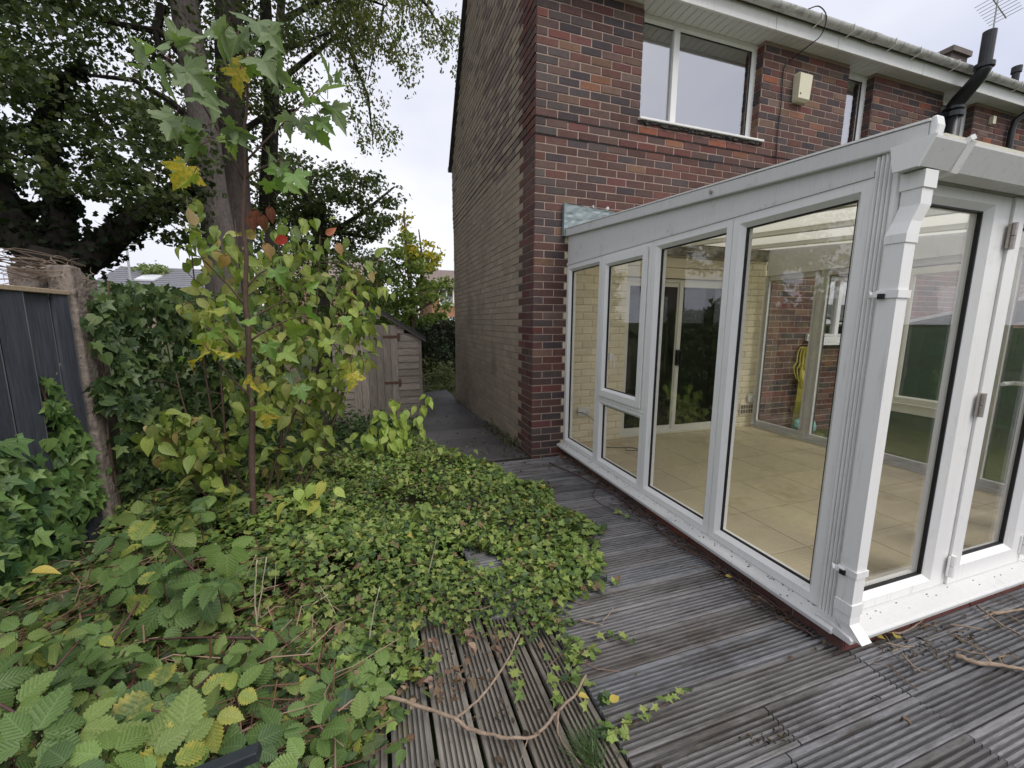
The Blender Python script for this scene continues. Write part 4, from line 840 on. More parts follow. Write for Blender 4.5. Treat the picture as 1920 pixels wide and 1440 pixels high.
# ------------------------------------------------------------------ ivy carpet over deck and soil
POLY = [(225, 900), (330, 850), (470, 880), (640, 850), (720, 828), (800, 818), (870, 850), (935, 868), (985, 900), (1040, 905), (1035, 940), (1085, 955), (1140, 992), (1122, 1030), (1165, 1080), (1135, 1105), (1075, 1125), (1085, 1180), (1135, 1215), (1120, 1255), (1165, 1300), (1195, 1355), (1175, 1410), (1120, 1385), (1095, 1300), (1050, 1255), (1010, 1218), (960, 1188), (895, 1182), (870, 1235), (800, 1285), (770, 1330), (700, 1460), (-60, 1460), (-200, 1200), (150, 1040)]
WP = [tuple(onZ(x, y_, -.02)[:2]) for x, y_ in POLY]; wa = np.array(WP)
def carpet(dens, hmax, zb=-.045):
    lo_, hi_ = wa.min(0), wa.max(0); lo_ = np.maximum(lo_, (-3.3, -3.3)); n = int(dens * np.prod(hi_ - lo_)); x = rng.uniform(lo_[0], hi_[0], n); y = rng.uniform(lo_[1], hi_[1], n); k = inpoly(x, y, WP); x, y = x[k], y[k]
    # thin the rim and open a few bare pockets
    ed = np.full(len(x), 9.)
    for i in range(len(WP)):
        a, b = wa[i], wa[(i + 1) % len(WP)]; ab = b - a; t = np.clip(((x - a[0]) * ab[0] + (y - a[1]) * ab[1]) / (ab @ ab + 1e-9), 0, 1); ed = np.minimum(ed, np.hypot(x - a[0] - t * ab[0], y - a[1] - t * ab[1]))
    nz_ = np.sin(x * 7.1 + 1.3 * np.sin(y * 5)) + np.sin(y * 8.3 + 1.1 * np.sin(x * 6.2)) + .6 * np.sin(x * 17 + y * 13)
    rag = .10 + .10 * np.sin(x * 9 + y * 4) + .08 * np.sin(y * 15 - x * 7); keep = (rng.uniform(0, 1, len(x)) < .14 + np.clip(ed - rag * .20, 0, 9) / .09) & (nz_ > -1.65 + rng.uniform(-.5, .5, len(x))); x, y, ed = x[keep], y[keep], ed[keep]
    h = np.clip(ed / .55, 0, 1) * (.06 + .05 * np.sin(x * 4.3 + y * 2) + .04 * np.sin(y * 6.1 - x * 3)) * hmax
    return x, y, zb + .006 + np.clip(h, 0, 1) + rng.uniform(0, 1, len(x)) ** 2 * .055 * np.clip(ed / .1, .2, 1)
x, y, z = carpet(4300, .85); n = len(x); tilt = rng.normal(0, .58, (n, 3)); tilt[:, 2] = 1
cc = pick(IVYPAL + [(.05, .09, .036), (.26, .31, .085), (.22, .14, .08), (.42, .38, .09)], n, [.26, .21, .15, .12, .07, .09, .05, .035, .015]); lowv = np.sin(x * 3.1 + y * 4.7) * .12 + 1
sz = rng.uniform(.018, .052, n) * (1 + .22 * np.sin(x * 2.2 + 1) + .15 * np.sin(y * 5 + x * 3)); th_ = np.array([proj((a, b, c))[:2] for a, b, c in zip(x, y, z)])
kk = ~((th_[:, 0] < 470) & (th_[:, 1] > 980) & (rng.uniform(0, 1, n) < .62)); x, y, z, tilt, cc, lowv, sz = x[kk], y[kk], z[kk], tilt[kk], cc[kk], lowv[kk], sz[kk]; n = len(x)
car = scatter('ivy_ground_cover', IVYM, IVY2, np.stack([x, y, z], 1), unit(np.stack([rng.normal(size=n), rng.normal(size=n) - .2, rng.normal(0, .25, n)], 1)), tilt, sz, cc * lowv[:, None]); car['kind'] = 'stuff'; car['label'] = 'carpet of small green ivy leaves spreading over the deck boards'; car['category'] = 'ground cover'
m = MB()      # its runners
for i in range(260):
    j = random.randrange(n); a = random.uniform(0, 6.28); p0 = np.array([x[j], y[j], z[j] - .02]); m.tube([p0, p0 + (.08 * math.cos(a), .08 * math.sin(a), .01), p0 + (.16 * math.cos(a + .4), .16 * math.sin(a + .4), -.005)], .0018, 4, (.55, .4, .35), caps=False)
lit = m.build('ivy_runners', mat('runner_stem', (.22, .13, .09), .8), None, kind='stuff'); lit['label'] = 'thin brown ivy runners between the small green leaves'; lit['category'] = 'stems'
# taller weeds and shade growth at the back of the bed
def tuft_field(name, label, poly, n, zr, size, pal, tpl, ma, zb=-.1, up=.25):
    wp = [tuple(onZ(a, b, zb)[:2]) for a, b in poly]; w_ = np.array(wp); x = rng.uniform(w_[:, 0].min(), w_[:, 0].max(), n * 3); y = rng.uniform(w_[:, 1].min(), w_[:, 1].max(), n * 3); k = inpoly(x, y, wp); x, y = x[k][:n], y[k][:n]; nn = len(x)
    hz_ = zr * (.45 + .35 * np.sin(x * 3.7 + y) + .3 * np.sin(y * 4.1 - x * 2)); z = gz(x, y) + np.clip(rng.uniform(0, 1, nn) * np.abs(hz_), 0, zr)
    o = scatter(name, ma, tpl, np.stack([x, y, z], 1), unit(rng.normal(size=(nn, 3)) * (1, 1, .5)), rng.normal(0, .55, (nn, 3)) + (0, 0, 1), rng.uniform(*size, nn), pick(pal, nn)); o['kind'] = 'stuff'; o['label'] = label; o['category'] = 'undergrowth'; return o
tuft_field('undergrowth', 'low dark green weeds under the leafy shrub and sapling', [(215, 930), (300, 800), (480, 775), (660, 790), (800, 815), (760, 860), (620, 880), (480, 905), (330, 960)], 5200, .45, (.03, .075), [(.035, .075, .025), (.055, .10, .035), (.075, .13, .04), (.028, .05, .02)], OVAL, LEAFM)
tuft_field('weeds', 'rough grass and weeds at the far end of the path', [(786, 735), (850, 728), (850, 700), (800, 690), (770, 700)], 3000, .55, (.05, .14), [(.13, .14, .06), (.09, .12, .045), (.17, .16, .09)], LITE, TREEM, zb=-.2)
tuft_field('weed_tufts', 'small weeds growing along the foot of the gable wall', [(905, 800), (925, 795), (985, 850), (960, 850)], 420, .16, (.02, .05), [(.10, .12, .05), (.15, .14, .07), (.07, .10, .04)], OVAL, LEAFM, zb=-.12)
# leaf litter
m_ = 1700; lx = rng.uniform(-3.0, .3, m_); ly = rng.uniform(-3.1, .6, m_)
strip = rng.uniform(0, 1, m_) < .22; lx[strip] = .31 - np.abs(rng.normal(0, .035, strip.sum())); ly[strip] = rng.uniform(-2.8, -.1, strip.sum())
gs = rng.uniform(0, 1, m_) < .10; lx[gs] = -np.abs(rng.normal(0, .12, gs.sum())) - .01; ly[gs] = rng.uniform(.0, 1.3, gs.sum())
pth = rng.uniform(0, 1, m_) < .14; lx[pth] = rng.uniform(-1.05, -.02, pth.sum()); ly[pth] = rng.uniform(.1, 5.5, pth.sum())
clear = (lx > -.95) & (lx < .2) & (ly < -.9) & (rng.uniform(0, 1, m_) < .93); lx, ly = lx[~clear], ly[~clear]; nn = len(lx)
lz = np.where((lx > -2.25) & (ly < -.15), -.046, gz(lx, ly) + np.where((lx > -1.03) & (ly > 0), .056, .03)) + rng.uniform(0, .012, nn)
o = scatter('leaf_litter', DEADM, OVAL, np.stack([lx, ly, lz], 1), unit(rng.normal(size=(nn, 3)) * (1, 1, .15)), rng.normal(0, .35, (nn, 3)) + (0, 0, 1), rng.uniform(.012, .040, nn), pick([(.13, .075, .048), (.075, .048, .036), (.20, .13, .085), (.05, .036, .03)], nn, [.3, .32, .1, .28])); o['kind'] = 'stuff'; o['label'] = 'scattered brown leaf litter on the deck edges and soil'; o['category'] = 'litter'

wp = np.array([onZ(a, b, 0)[:2] for a, b in [(730, 1190), (900, 1165), (965, 1195), (910, 1260), (820, 1330), (730, 1310)]]); dx = rng.uniform(wp[:, 0].min(), wp[:, 0].max(), 900); dy = rng.uniform(wp[:, 1].min(), wp[:, 1].max(), 900); k = inpoly(dx, dy, [tuple(q) for q in wp]); dx, dy = dx[k][:120], dy[k][:120]; nn = len(dx)
o = scatter('dry_leaves', DEADM, OVAL, np.stack([dx, dy, -.03 + rng.uniform(0, .05, nn)], 1), unit(rng.normal(size=(nn, 3)) * (1, 1, .3)), rng.normal(0, .5, (nn, 3)) + (0, 0, 1), rng.uniform(.015, .045, nn), pick([(.20, .13, .09), (.17, .10, .07), (.30, .21, .15)], nn)); o['kind'] = 'stuff'; o['label'] = 'patch of curled dry leaves where the ivy meets the mossy boards'; o['category'] = 'litter'
# ------------------------------------------------------------------ sycamore sapling
def bez(pts, n=10):
    pts = np.array(pts, float); t = np.linspace(0, 1, n); k = len(pts) - 1; out = np.zeros((n, 3))
    for i in range(k + 1): out += (math.comb(k, i) * (t ** i) * ((1 - t) ** (k - i)))[:, None] * pts[i]
    return out
SY = -1.0
def sp(px, py, dy=0): return onY(px, py, SY + dy)
sap = thing('sycamore_sapling', tuple(sp(478, 1010)), 'tall thin sapling with lobed green and yellow leaves beside the fence', 'sapling')
tr = [sp(478, 1020), sp(472, 880), sp(473, 770), sp(466, 700), sp(466, 620), sp(460, 560), sp(462, 480), sp(456, 420), sp(459, 330), sp(458, 250), sp(464, 190), sp(463, 130), sp(460, 60)]
m = MB(); m.tube(catmull(tr, 4), np.linspace(.020, .004, 49), 8); m.build('trunk', STEM, sap, smooth=True)
br_ = [((458, 340), (410, 240), (345, 140), -.10), ((459, 305), (520, 240), (600, 165), .05), ((460, 335), (500, 305), (530, 302), -.05), ((463, 578), (420, 520), (372, 480), -.08), ((466, 600), (500, 580), (540, 560), .1), ((470, 690), (430, 640), (385, 610), -.06), ((472, 745), (420, 700), (380, 640), -.1), ((462, 540), (490, 500), (515, 505), .05), ((468, 640), (520, 600), (580, 590), .1)]
for a, b, c, dy in br_:
    m = MB(); m.tube(bez([sp(*a), sp(*b, dy * .5), sp(*c, dy)], 7), np.linspace(.007, .003, 7), 5); m.build('branch', STEM, sap, smooth=True)
GRN = [(.175, .24, .105), (.145, .205, .085), (.21, .27, .13)]; YEL = [(.58, .42, .05), (.50, .40, .06)]; YG = [(.30, .36, .06), (.36, .34, .06)]
# (px, py, size m, colour set, angle of tip in picture (deg, 0 = right, 90 = up))
ml = [(425, 45, .24, 0, 200), (480, 40, .24, 0, -25), (445, 65, .18, 0, 250), (500, 65, .2, 0, -60), (415, 60, .2, 0, 170), (462, 115, .21, 1, 250), (490, 110, .21, 0, -50), (520, 130, .18, 0, -70), (470, 95, .15, 0, 100), (300, 95, .22, 0, 140), (275, 105, .2, 0, 190), (330, 80, .2, 0, 60), (345, 130, .26, 0, -20), (310, 125, .22, 0, -110), (330, 215, .25, 0, -100), (365, 150, .2, 0, -10), (380, 240, .2, 0, -140), (385, 180, .20, 0, -40), (345, 300, .24, 2, 250), (425, 235, .2, 0, -30), (430, 255, .16, 4, -70), (545, 215, .2, 0, -120), (560, 225, .20, 0, -70), (585, 235, .2, 4, -60), (600, 175, .24, 0, 20), (620, 200, .22, 0, -60), (570, 170, .2, 0, 170), (615, 150, .20, 0, 70), (525, 315, .17, 4, -90), (550, 325, .18, 4, -60), (500, 285, .14, 0, -30), (370, 250, .16, 0, 170), (405, 640, .22, 2, 220), (420, 620, .16, 4, -20), (370, 675, .10, 1, 200), (395, 600, .15, 2, 120), (473, 705, .15, 1, 260), (498, 760, .16, 2, -100), (540, 615, .20, 4, -10), (500, 645, .15, 4, -60), (575, 590, .18, 4, 10), (470, 610, .14, 4, 140), (655, 680, .20, 2, -90), (560, 725, .15, 4, -60), (470, 735, .10, 0, -90), (545, 700, .12, 0, -60), (440, 585, .14, 4, 90), (515, 505, .16, 4, -60), (400, 470, .14, 4, 160), (440, 660, .16, 1, 210), (395, 655, .20, 1, 190), (490, 720, .14, 1, 280), (640, 600, .15, 4, 0), (605, 640, .14, 2, -60), (530, 660, .16, 4, -40), (660, 700, .17, 1, -80), (420, 590, .14, 2, 120), (500, 775, .15, 1, -80), (575, 540, .13, 4, 30), (450, 130, .19, 1, 260), (350, 310, .22, 1, 240)]
CS = [GRN, YEL, YG, None, [(.19, .30, .06), (.24, .33, .07), (.15, .26, .06)]]
tocam = lambda P: unit(CAM - np.array(P))
MAPM = leaf_mat('maple_leaf', .4, rough=.5, trans=.35, palm=True)
# yellow leaves have green hearts: a blend driven by the leaf's own veins and blotches
MAPY = leaf_mat('turning_maple_leaf', .3, rough=.55, trans=.3, palm=True)
_N, _L = MAPY.node_tree.nodes, MAPY.node_tree.links; _tx = _N.new('ShaderNodeTexCoord'); _nz = _N.new('ShaderNodeTexNoise'); _nz.inputs['Scale'].default_value = 7; _L.new(_tx.outputs['Object'], _nz.inputs['Vector'])
_r = _N.new('ShaderNodeMapRange'); _r.inputs[1].default_value = .46; _r.inputs[2].default_value = .60; _L.new(_nz.outputs[0], _r.inputs[0]); _mx = _N.new('ShaderNodeMixRGB'); _L.new(_r.outputs[0], _mx.inputs[0]); _mx.inputs[2].default_value = (.16, .26, .05, 1)
_b = _N['Principled BSDF']; _L.new(_b.inputs['Base Color'].links[0].from_socket, _mx.inputs[1]); _L.new(_mx.outputs[0], _b.inputs['Base Color'])
ml += [(px + random.uniform(-26, 26), py + random.uniform(-8, 34), s_ * random.uniform(.55, .85), cs if cs != 1 else 4, ang + random.uniform(-60, 60)) for (px, py, s_, cs, ang) in ml[:36]]
for (px, py, s_, cs, ang) in ml:
    P = sp(px, py, random.uniform(-.26, -.02)); a = math.radians(ang); right, up = RC[0], RC[1]; d = right * math.cos(a) + up * math.sin(a) + rng.normal(0, .2, 3); nr = tocam(P) * .55 + np.array([0, 0, .8]) + rng.normal(0, .55, 3)
    c = random.choice(CS[cs]); v = random.uniform(.85, 1.15); leaf_obj('maple', MAPLE, MAPY if cs in (1, 2) else MAPM, sap, P, d, nr, s_ * .63, tuple(k * v for k in c))
    m = MB()
    # petiole back to the wood
    j = min(range(len(tr)), key=lambda q: abs(proj(tr[q])[1] - py)); q_ = P - unit(np.array(d)) * s_ * .45 - (0, 0, .01); m.tube([q_, P - unit(np.array(d)) * s_ * .2, P], .002, 4); m.build('leaf_stalk', CANE, sap)

# ------------------------------------------------------------------ leafy shrub behind the sapling
shrub = thing('leafy_shrub', tuple(sp(520, 900, .5)), 'broad shrub with oval yellowish green leaves and a few red ones', 'shrub')
stems_px = [((430, 940), (420, 780), (400, 520), -.1), ((470, 930), (480, 760), (440, 410), .1), ((520, 920), (540, 700), (520, 430), .3), ((560, 920), (590, 720), (600, 440), .3), ((540, 930), (640, 760), (700, 520), .2), ((440, 950), (360, 850), (330, 700), -.2), ((500, 930), (520, 820), (640, 600), .0), ((430, 940), (380, 740), (350, 370), .05), ((560, 920), (640, 800), (665, 640), .0), ((410, 950), (330, 880), (290, 810), -.2), ((470, 940), (430, 850), (370, 800), -.3)]
tips = []
for a, b, c, dy in stems_px:
    P = bez([sp(*a, .40), sp(*b, .48 + dy), sp(*c, .55 + dy)], 12); m = MB(); m.tube(P, np.linspace(.011, .003, 12), 5); m.build('stem', STEM, shrub, smooth=True)
    for i in range(3, 12):
        tips.append(P[i])
        if i % 2 == 0:
            e = P[i] + rng.normal(0, .13, 3) + (0, -.05, .05); q = [P[i], (P[i] + e) / 2 + (0, 0, .02), e]; m = MB(); m.tube(q, [.004, .003, .002], 4); m.build('twig', STEM, shrub); tips += [q[1], e, e]
tips = np.array(tips); poly = [(335, 420), (345, 350), (380, 370), (420, 430), (480, 420), (560, 400), (640, 410), (700, 460), (745, 540), (715, 610), (690, 670), (650, 720), (630, 800), (600, 850), (540, 900), (470, 890), (440, 820), (425, 740), (400, 660), (350, 600), (325, 540), (340, 480)]
poly2 = [(240, 810), (300, 770), (400, 780), (440, 850), (400, 900), (320, 880)]
n = 3100; tt = tips[rng.choice(len(tips), n)] + rng.normal(0, .115, (n, 3)) * (1.25, .9, 1.15)
pp = np.array([proj(p)[:2] for p in tt]); hole = np.sin(tt[:, 0] * 11 + 2 * np.sin(tt[:, 2] * 9)) + np.sin(tt[:, 2] * 13 + tt[:, 1] * 5)
pr_ = np.clip(1.05 - (pp[:, 1] - 560) / 420, .36, 1) * np.clip(.8 + .5 * hole, .2, 1)
k = (inpoly(pp[:, 0], pp[:, 1], poly) & (rng.uniform(0, 1, n) < pr_)) | (inpoly(pp[:, 0], pp[:, 1], poly2) & (rng.uniform(0, 1, n) < .5)); tt, pp = tt[k], pp[k]; n = len(tt)
SHP = [(.24, .30, .065), (.18, .245, .06), (.30, .36, .08), (.33, .34, .10), (.12, .17, .045), (.34, .26, .10)]
sc_ = pick(SHP, n, [.28, .24, .2, .14, .1, .04]); sd_ = np.array([0, 0, -.75]) + rng.normal(size=(n, 3)) * .6 + np.array([.1, -.15, 0]); sn_ = rng.normal(0, .45, (n, 3)) + np.array([.15, -.55, .75]); sl = rng.uniform(.060, .140, n)
order = np.argsort(-((CAM - tt) ** 2).sum(1) * -1)[:285]; msk = np.zeros(n, bool); msk[order] = True
for i in np.where(msk)[0]: leaf_obj('oval', OVAL, LEAFV, shrub, tt[i], sd_[i], sn_[i], sl[i], sc_[i])
scatter('foliage', LEAFV, OVAL, tt[~msk], sd_[~msk], sn_[~msk], sl[~msk], sc_[~msk], shrub, 'stuff')
for (px, py, s_, c, ang) in [(540, 445, .10, (.62, .06, .05), 200), (610, 440, .08, (.50, .17, .10), 30), (632, 455, .08, (.42, .24, .12), -70), (495, 455, .10, (.33, .20, .08), -60), (360, 425, .12, (.42, .30, .14), 90), (345, 300, .03, (.4, .3, .1), 0), (425, 475, .10, (.42, .26, .09), -110), (405, 465, .09, (.33, .28, .10), -80)]:
    P = sp(px, py, .05); a = math.radians(ang); f_ = leaf_obj('oval', OVAL, LEAFV, shrub, P, RC[0] * math.cos(a) + RC[1] * math.sin(a), tocam(P) + rng.normal(0, .2, 3), s_, c)
    f_['label'] = 'turning reddish leaf'
for px, py in ((475, 390), (490, 400), (470, 400), (505, 385)):
    P = sp(px, py, -.02); leaf_obj('oval', OVAL, DEADM, shrub, P, np.array([.1, 0, -1]), tocam(P), .10, (.16, .055, .035), 'dead_leaf')
# small bright shrub by the path
sh2 = thing('small_shrub', tuple(onZ(745, 870, -.12)), 'small shrub with drooping pointed bright leaves in front of the shed', 'shrub')
q = onZ(745, 872, -.12); SH2Y = q[1]
def s2p(px, py, dy=0): return onY(px, py, SH2Y + dy)
for a, b, c in (((748, 875), (740, 800), (700, 770)), ((748, 875), (752, 810), (740, 755)), ((748, 875), (775, 800), (795, 740)), ((748, 875), (700, 840), (690, 800)), ((748, 875), (760, 830), (720, 800))):
    P = bez([s2p(*a), s2p(*b, -.05), s2p(*c, -.1)], 8); m = MB(); m.tube(P, np.linspace(.007, .002, 8), 5); m.build('stem', STEM, sh2)
    for i in range(2, 8):
        for _ in range(3):
            p_ = P[i] + rng.normal(0, .035, 3); c_ = random.choice([(.30, .40, .075), (.24, .34, .06), (.36, .43, .10)]); leaf_obj('oval', OVAL, LEAFV, sh2, p_, np.array([random.uniform(-.7, .7), -.3, -.75]) + rng.normal(0, .2, 3), np.array([random.uniform(-.3, .3), -.7, .6]), random.uniform(.085, .14), c_)
sh3 = thing('yellowing_sprout', tuple(onZ(545, 960, -.08)), 'low sprout with pale yellow green leaves right of the sapling base', 'shrub')
for (px, py) in ((575, 920), (590, 905), (560, 935), (610, 900), (540, 940), (600, 935), (585, 945), (625, 915), (555, 915)):
    P = onY(px, py, -1.15); m = MB(); m.tube([onY(560, 975, -1.15), onY(572, 940, -1.15), P], [.004, .003, .002], 4); m.build('stem', STEM, sh3)
    leaf_obj('oval', OVAL, LEAFV, sh3, P, np.array([random.uniform(-.8, .8), -.4, -.55]), np.array([.1, -.5, .8]) + rng.normal(0, .25, 3), random.uniform(.09, .14), random.choice([(.36, .44, .10), (.42, .42, .09), (.30, .40, .08)]))
sprouts = [((770, 1010), 5, .22, 'thin weed with olive leaves rising from the ivy by the deck'), ((800, 900), 9, .26, 'pale green leafy weed rising behind the ivy near the path'), ((680, 1060), 6, .2, 'drooping pale weed in the middle of the ivy'), ((1075, 995), 5, .10, 'small yellow green seedling at the right edge of the ivy'), ((845, 960), 7, .24, 'loose pale weed among the ivy near the deck bend'), ((640, 900), 8, .30, 'leafy weed clump behind the pale sprout'), ((900, 1040), 4, .14, 'low yellowish weed near the right of the ivy'), ((740, 940), 7, .22, 'spindly green weed between the sprout and the path'), ((560, 1080), 5, .16, 'tiny pale weed beside the upright dry stalks'), ((870, 885), 6, .22, 'weed with pale leaves at the corner of the path slab')]
for (bx, by), k_, hh, lab in sprouts:
    b0 = onZ(bx, by, -.06); wd_ = thing('weed', tuple(b0), lab, 'weed', None)
    for i in range(k_):
        a = random.uniform(0, 6.28); top = b0 + (hh * .45 * math.cos(a), hh * .45 * math.sin(a), hh * random.uniform(.7, 1.2)); m = MB(); m.tube([b0, (b0 + top) / 2 + (0, 0, .04), top], [.003, .0025, .0015], 4); m.build('stem', STEM, wd_)
        for t_ in (.55, .8, 1.):
            p_ = b0 + (top - b0) * t_; leaf_obj('oval', OVAL, LEAFV, wd_, p_, np.array([math.cos(a + t_ * 5), math.sin(a + t_ * 5), -.35]), np.array([0, -.2, 1]) + rng.normal(0, .3, 3), random.uniform(.05, .085), random.choice([(.20, .27, .06), (.26, .32, .08), (.15, .22, .05)]))

# ------------------------------------------------------------------ brambles
BR = [(.135, .215, .062), (.110, .180, .055), (.17, .255, .072), (.080, .135, .050), (.20, .265, .08)]
def bramble(label, clusters, canes, loc, pal=BR, scale=1., extra=()):
    clusters = list(clusters) + [(random.uniform(a, b), random.uniform(c, d), random.uniform(z0, z1), random.uniform(.085, .15), random.choice((3, 3, 5)), .06) for (n_, a, b, c, d, z0, z1) in extra for _ in range(n_)]
    root = thing('bramble', loc, label, 'bramble')
    for c in canes:
        m = MB(); m.tube(bez(c, 12), np.linspace(.0062, .003, 12), 6); m.build('cane', CANE, root, smooth=True)
    for (px, py, Z, s_, k_, yl) in clusters:
        ctr = onZ(px, py, Z); az = random.uniform(0, 6.28); nr = np.array([.05, -.35, .9]) + rng.normal(0, .36, 3)
        ux = unit(np.cross(nr, (0, 1, 0))); uy = unit(np.cross(nr, ux)); base = random.choice(pal)
        st_ = MB(); st_.tube([ctr + (0, .02, -.12), ctr + (0, .01, -.04), ctr], [.0022, .002, .0016], 4); st_.build('leaf_stalk', CANE, root)
        for i in range(k_):
            a = az + (i - (k_ - 1) / 2) * (1.25 if k_ == 3 else .95); d = ux * math.cos(a) + uy * math.sin(a); sc = s_ * scale * (1.12 if i == k_ // 2 else random.uniform(.72, .95))
            v = random.uniform(.85, 1.15); c = tuple(q * v for q in base)
            if yl and random.random() < yl: c = (c[0] * 1.5, c[1] * 1.25, c[2], random.uniform(.0, .5))
            leaf_obj('bramble', BRAM, LEAFV, root, ctr + d * s_ * scale * .15, d + rng.normal(0, .12, 3) + (0, 0, -.1), nr + rng.normal(0, .32, 3), sc, c)
    return root
def g3(px, py, Z): return onZ(px, py, Z)
bramble('bramble with pale trifoliate leaves arching in front of the concrete post and sapling', [(320, 1000, .30, .115, 3, .15), (375, 985, .30, .11, 3, .1), (290, 1030, .26, .12, 3, .2), (330, 1075, .22, .13, 5, 0), (310, 1125, .18, .12, 5, 0), (400, 1140, .12, .10, 3, 0), (240, 1080, .22, .10, 5, 0), (200, 1060, .2, .09, 3, .1), (355, 955, .30, .085, 3, 0), (215, 1000, .25, .09, 3, .2), (265, 975, .2, .08, 3, .2), (300, 1195, .1, .09, 3, 0), (420, 1090, .1, .08, 3, 0), (230, 1140, .16, .10, 3, .1)], [[g3(150, 1300, -.05), g3(250, 1150, .25), g3(330, 1000, .32), g3(400, 950, .2)], [g3(430, 1160, -.05), g3(380, 1080, .28), g3(300, 1000, .30)], [g3(520, 1200, .0), g3(400, 1190, .16), g3(280, 1200, .08)]], tuple(g3(300, 1100, -.1)), scale=1.02, extra=((8, 180, 420, 1000, 1200, .02, .14), (16, 195, 430, 925, 1120, .12, .36)))
bramble('bramble thicket of large ribbed leaves filling the bottom left corner', [(30, 1240, .30, .16, 5, 0), (80, 1300, .32, .17, 5, 0), (20, 1330, .34, .17, 5, 0), (110, 1200, .28, .14, 3, 0), (60, 1390, .36, .17, 5, 0), (140, 1370, .32, .16, 5, 0), (10, 1430, .28, .16, 5, .4), (130, 1440, .36, .15, 5, 0), (180, 1300, .26, .14, 3, .1), (150, 1250, .24, .12, 3, 0), (40, 1180, .26, .12, 3, 0), (200, 1420, .34, .15, 5, 0), (-30, 1290, .34, .17, 5, 0), (90, 1250, .25, .13, 3, 0), (230, 1370, .25, .13, 3, 0), (0, 1380, .30, .15, 5, 0), (70, 1345, .28, .14, 3, 0), (170, 1215, .2, .14, 3, 0), (210, 1330, .2, .14, 3, 0)], [[g3(-100, 1450, -.1), g3(40, 1330, .3), g3(150, 1200, .32)], [g3(200, 1460, -.05), g3(120, 1380, .3), g3(-40, 1300, .38)], [g3(60, 1450, .1), g3(160, 1330, .25), g3(250, 1200, .15)]], tuple(g3(60, 1330, -.1)), scale=.55, extra=((46, -30, 250, 1180, 1450, .06, .26),))
bramble('bramble with yellow edged leaves low beside the deck end', [(300, 1300, .24, .14, 5, .45), (400, 1340, .22, .13, 5, .5), (440, 1300, .16, .11, 3, .6), (250, 1340, .24, .13, 3, 0), (330, 1400, .26, .14, 5, .2), (270, 1420, .28, .14, 5, 0), (380, 1250, .14, .10, 3, 0), (420, 1225, .12, .09, 3, 0), (240, 1240, .22, .12, 5, 0), (340, 1230, .14, .10, 3, .1), (470, 1400, .18, .12, 5, 0), (400, 1420, .24, .12, 3, .2), (310, 1440, .28, .14, 5, .3)], [[g3(520, 1420, -.05), g3(380, 1330, .2), g3(230, 1330, .25)], [g3(470, 1200, -.05), g3(400, 1260, .16), g3(250, 1400, .25)]], tuple(g3(340, 1350, -.1)), scale=.74, extra=((16, 230, 490, 1220, 1440, .03, .16),))
bramble('bramble trailing over the ivy left of the forked dead branch', [(500, 1230, .08, .09, 3, .1), (470, 1260, .1, .08, 3, .2), (540, 1200, .06, .075, 3, 0), (560, 1310, .08, .10, 5, 0), (620, 1290, .08, .10, 5, 0), (600, 1370, .1, .11, 5, 0), (660, 1400, .06, .10, 3, .1), (520, 1380, .12, .11, 5, 0), (700, 1290, .05, .07, 5, 0), (650, 1210, .04, .08, 5, 0), (530, 1330, .1, .10, 3, .1), (760, 1400, .0, .07, 3, .3), (570, 1430, .14, .11, 5, 0), (640, 1340, .06, .09, 5, 0)], [[g3(470, 1190, -.04), g3(560, 1250, .12), g3(720, 1320, -.03)], [g3(480, 1440, -.05), g3(590, 1340, .12), g3(700, 1260, .0)]], tuple(g3(580, 1320, -.1)), pal=BR + [(.075, .125, .075)], scale=.80, extra=((12, 480, 720, 1200, 1430, -.02, .06),))
n = 1700; bx = rng.uniform(-100, 700, n); by = rng.uniform(1000, 1470, n); k = (by > 1180 - .0 * bx) | (bx < 300); bx, by = bx[k], by[k]; n = len(bx)
bz = rng.uniform(-.10, .16, n) * np.clip((720 - bx) / 400, .3, .8); BP = np.array([onZ(a, b, c) for a, b, c in zip(bx, by, bz)])
o = scatter('bramble_understorey', LEAFV, BRAM, BP, unit(rng.normal(size=(n, 3)) * (1, 1, .4)), rng.normal(0, .4, (n, 3)) + (0, -.2, 1), rng.uniform(.028, .062, n), pick([(.055, .095, .036), (.075, .12, .042), (.04, .07, .03), (.12, .16, .06)], n)); o['kind'] = 'stuff'; o['label'] = 'lower layers of dark bramble leaves in the bottom left'; o['category'] = 'undergrowth'
m = MB()
for i in range(900):
    a = onZ(random.uniform(-60, 640), random.uniform(1030, 1460), random.uniform(-.1, .10)); t = random.uniform(0, 6.28); L = random.uniform(.08, .35); m.tube([a, a + (L * .5 * math.cos(t), L * .5 * math.sin(t), random.uniform(-.02, .05)), a + (L * math.cos(t + .2), L * math.sin(t + .2), random.uniform(-.04, .04))], random.uniform(.0012, .003), 4, random.choice([(1, 1, 1), (.5, .4, .35), (.35, .2, .2)]), caps=False)
tm = mat('tangle', (.30, .20, .14), .85, attr=True); o = m.build('dead_stem_tangle', tm, None, kind='stuff'); o['label'] = 'tangle of dry brown stems beneath the brambles'; o['category'] = 'stems'

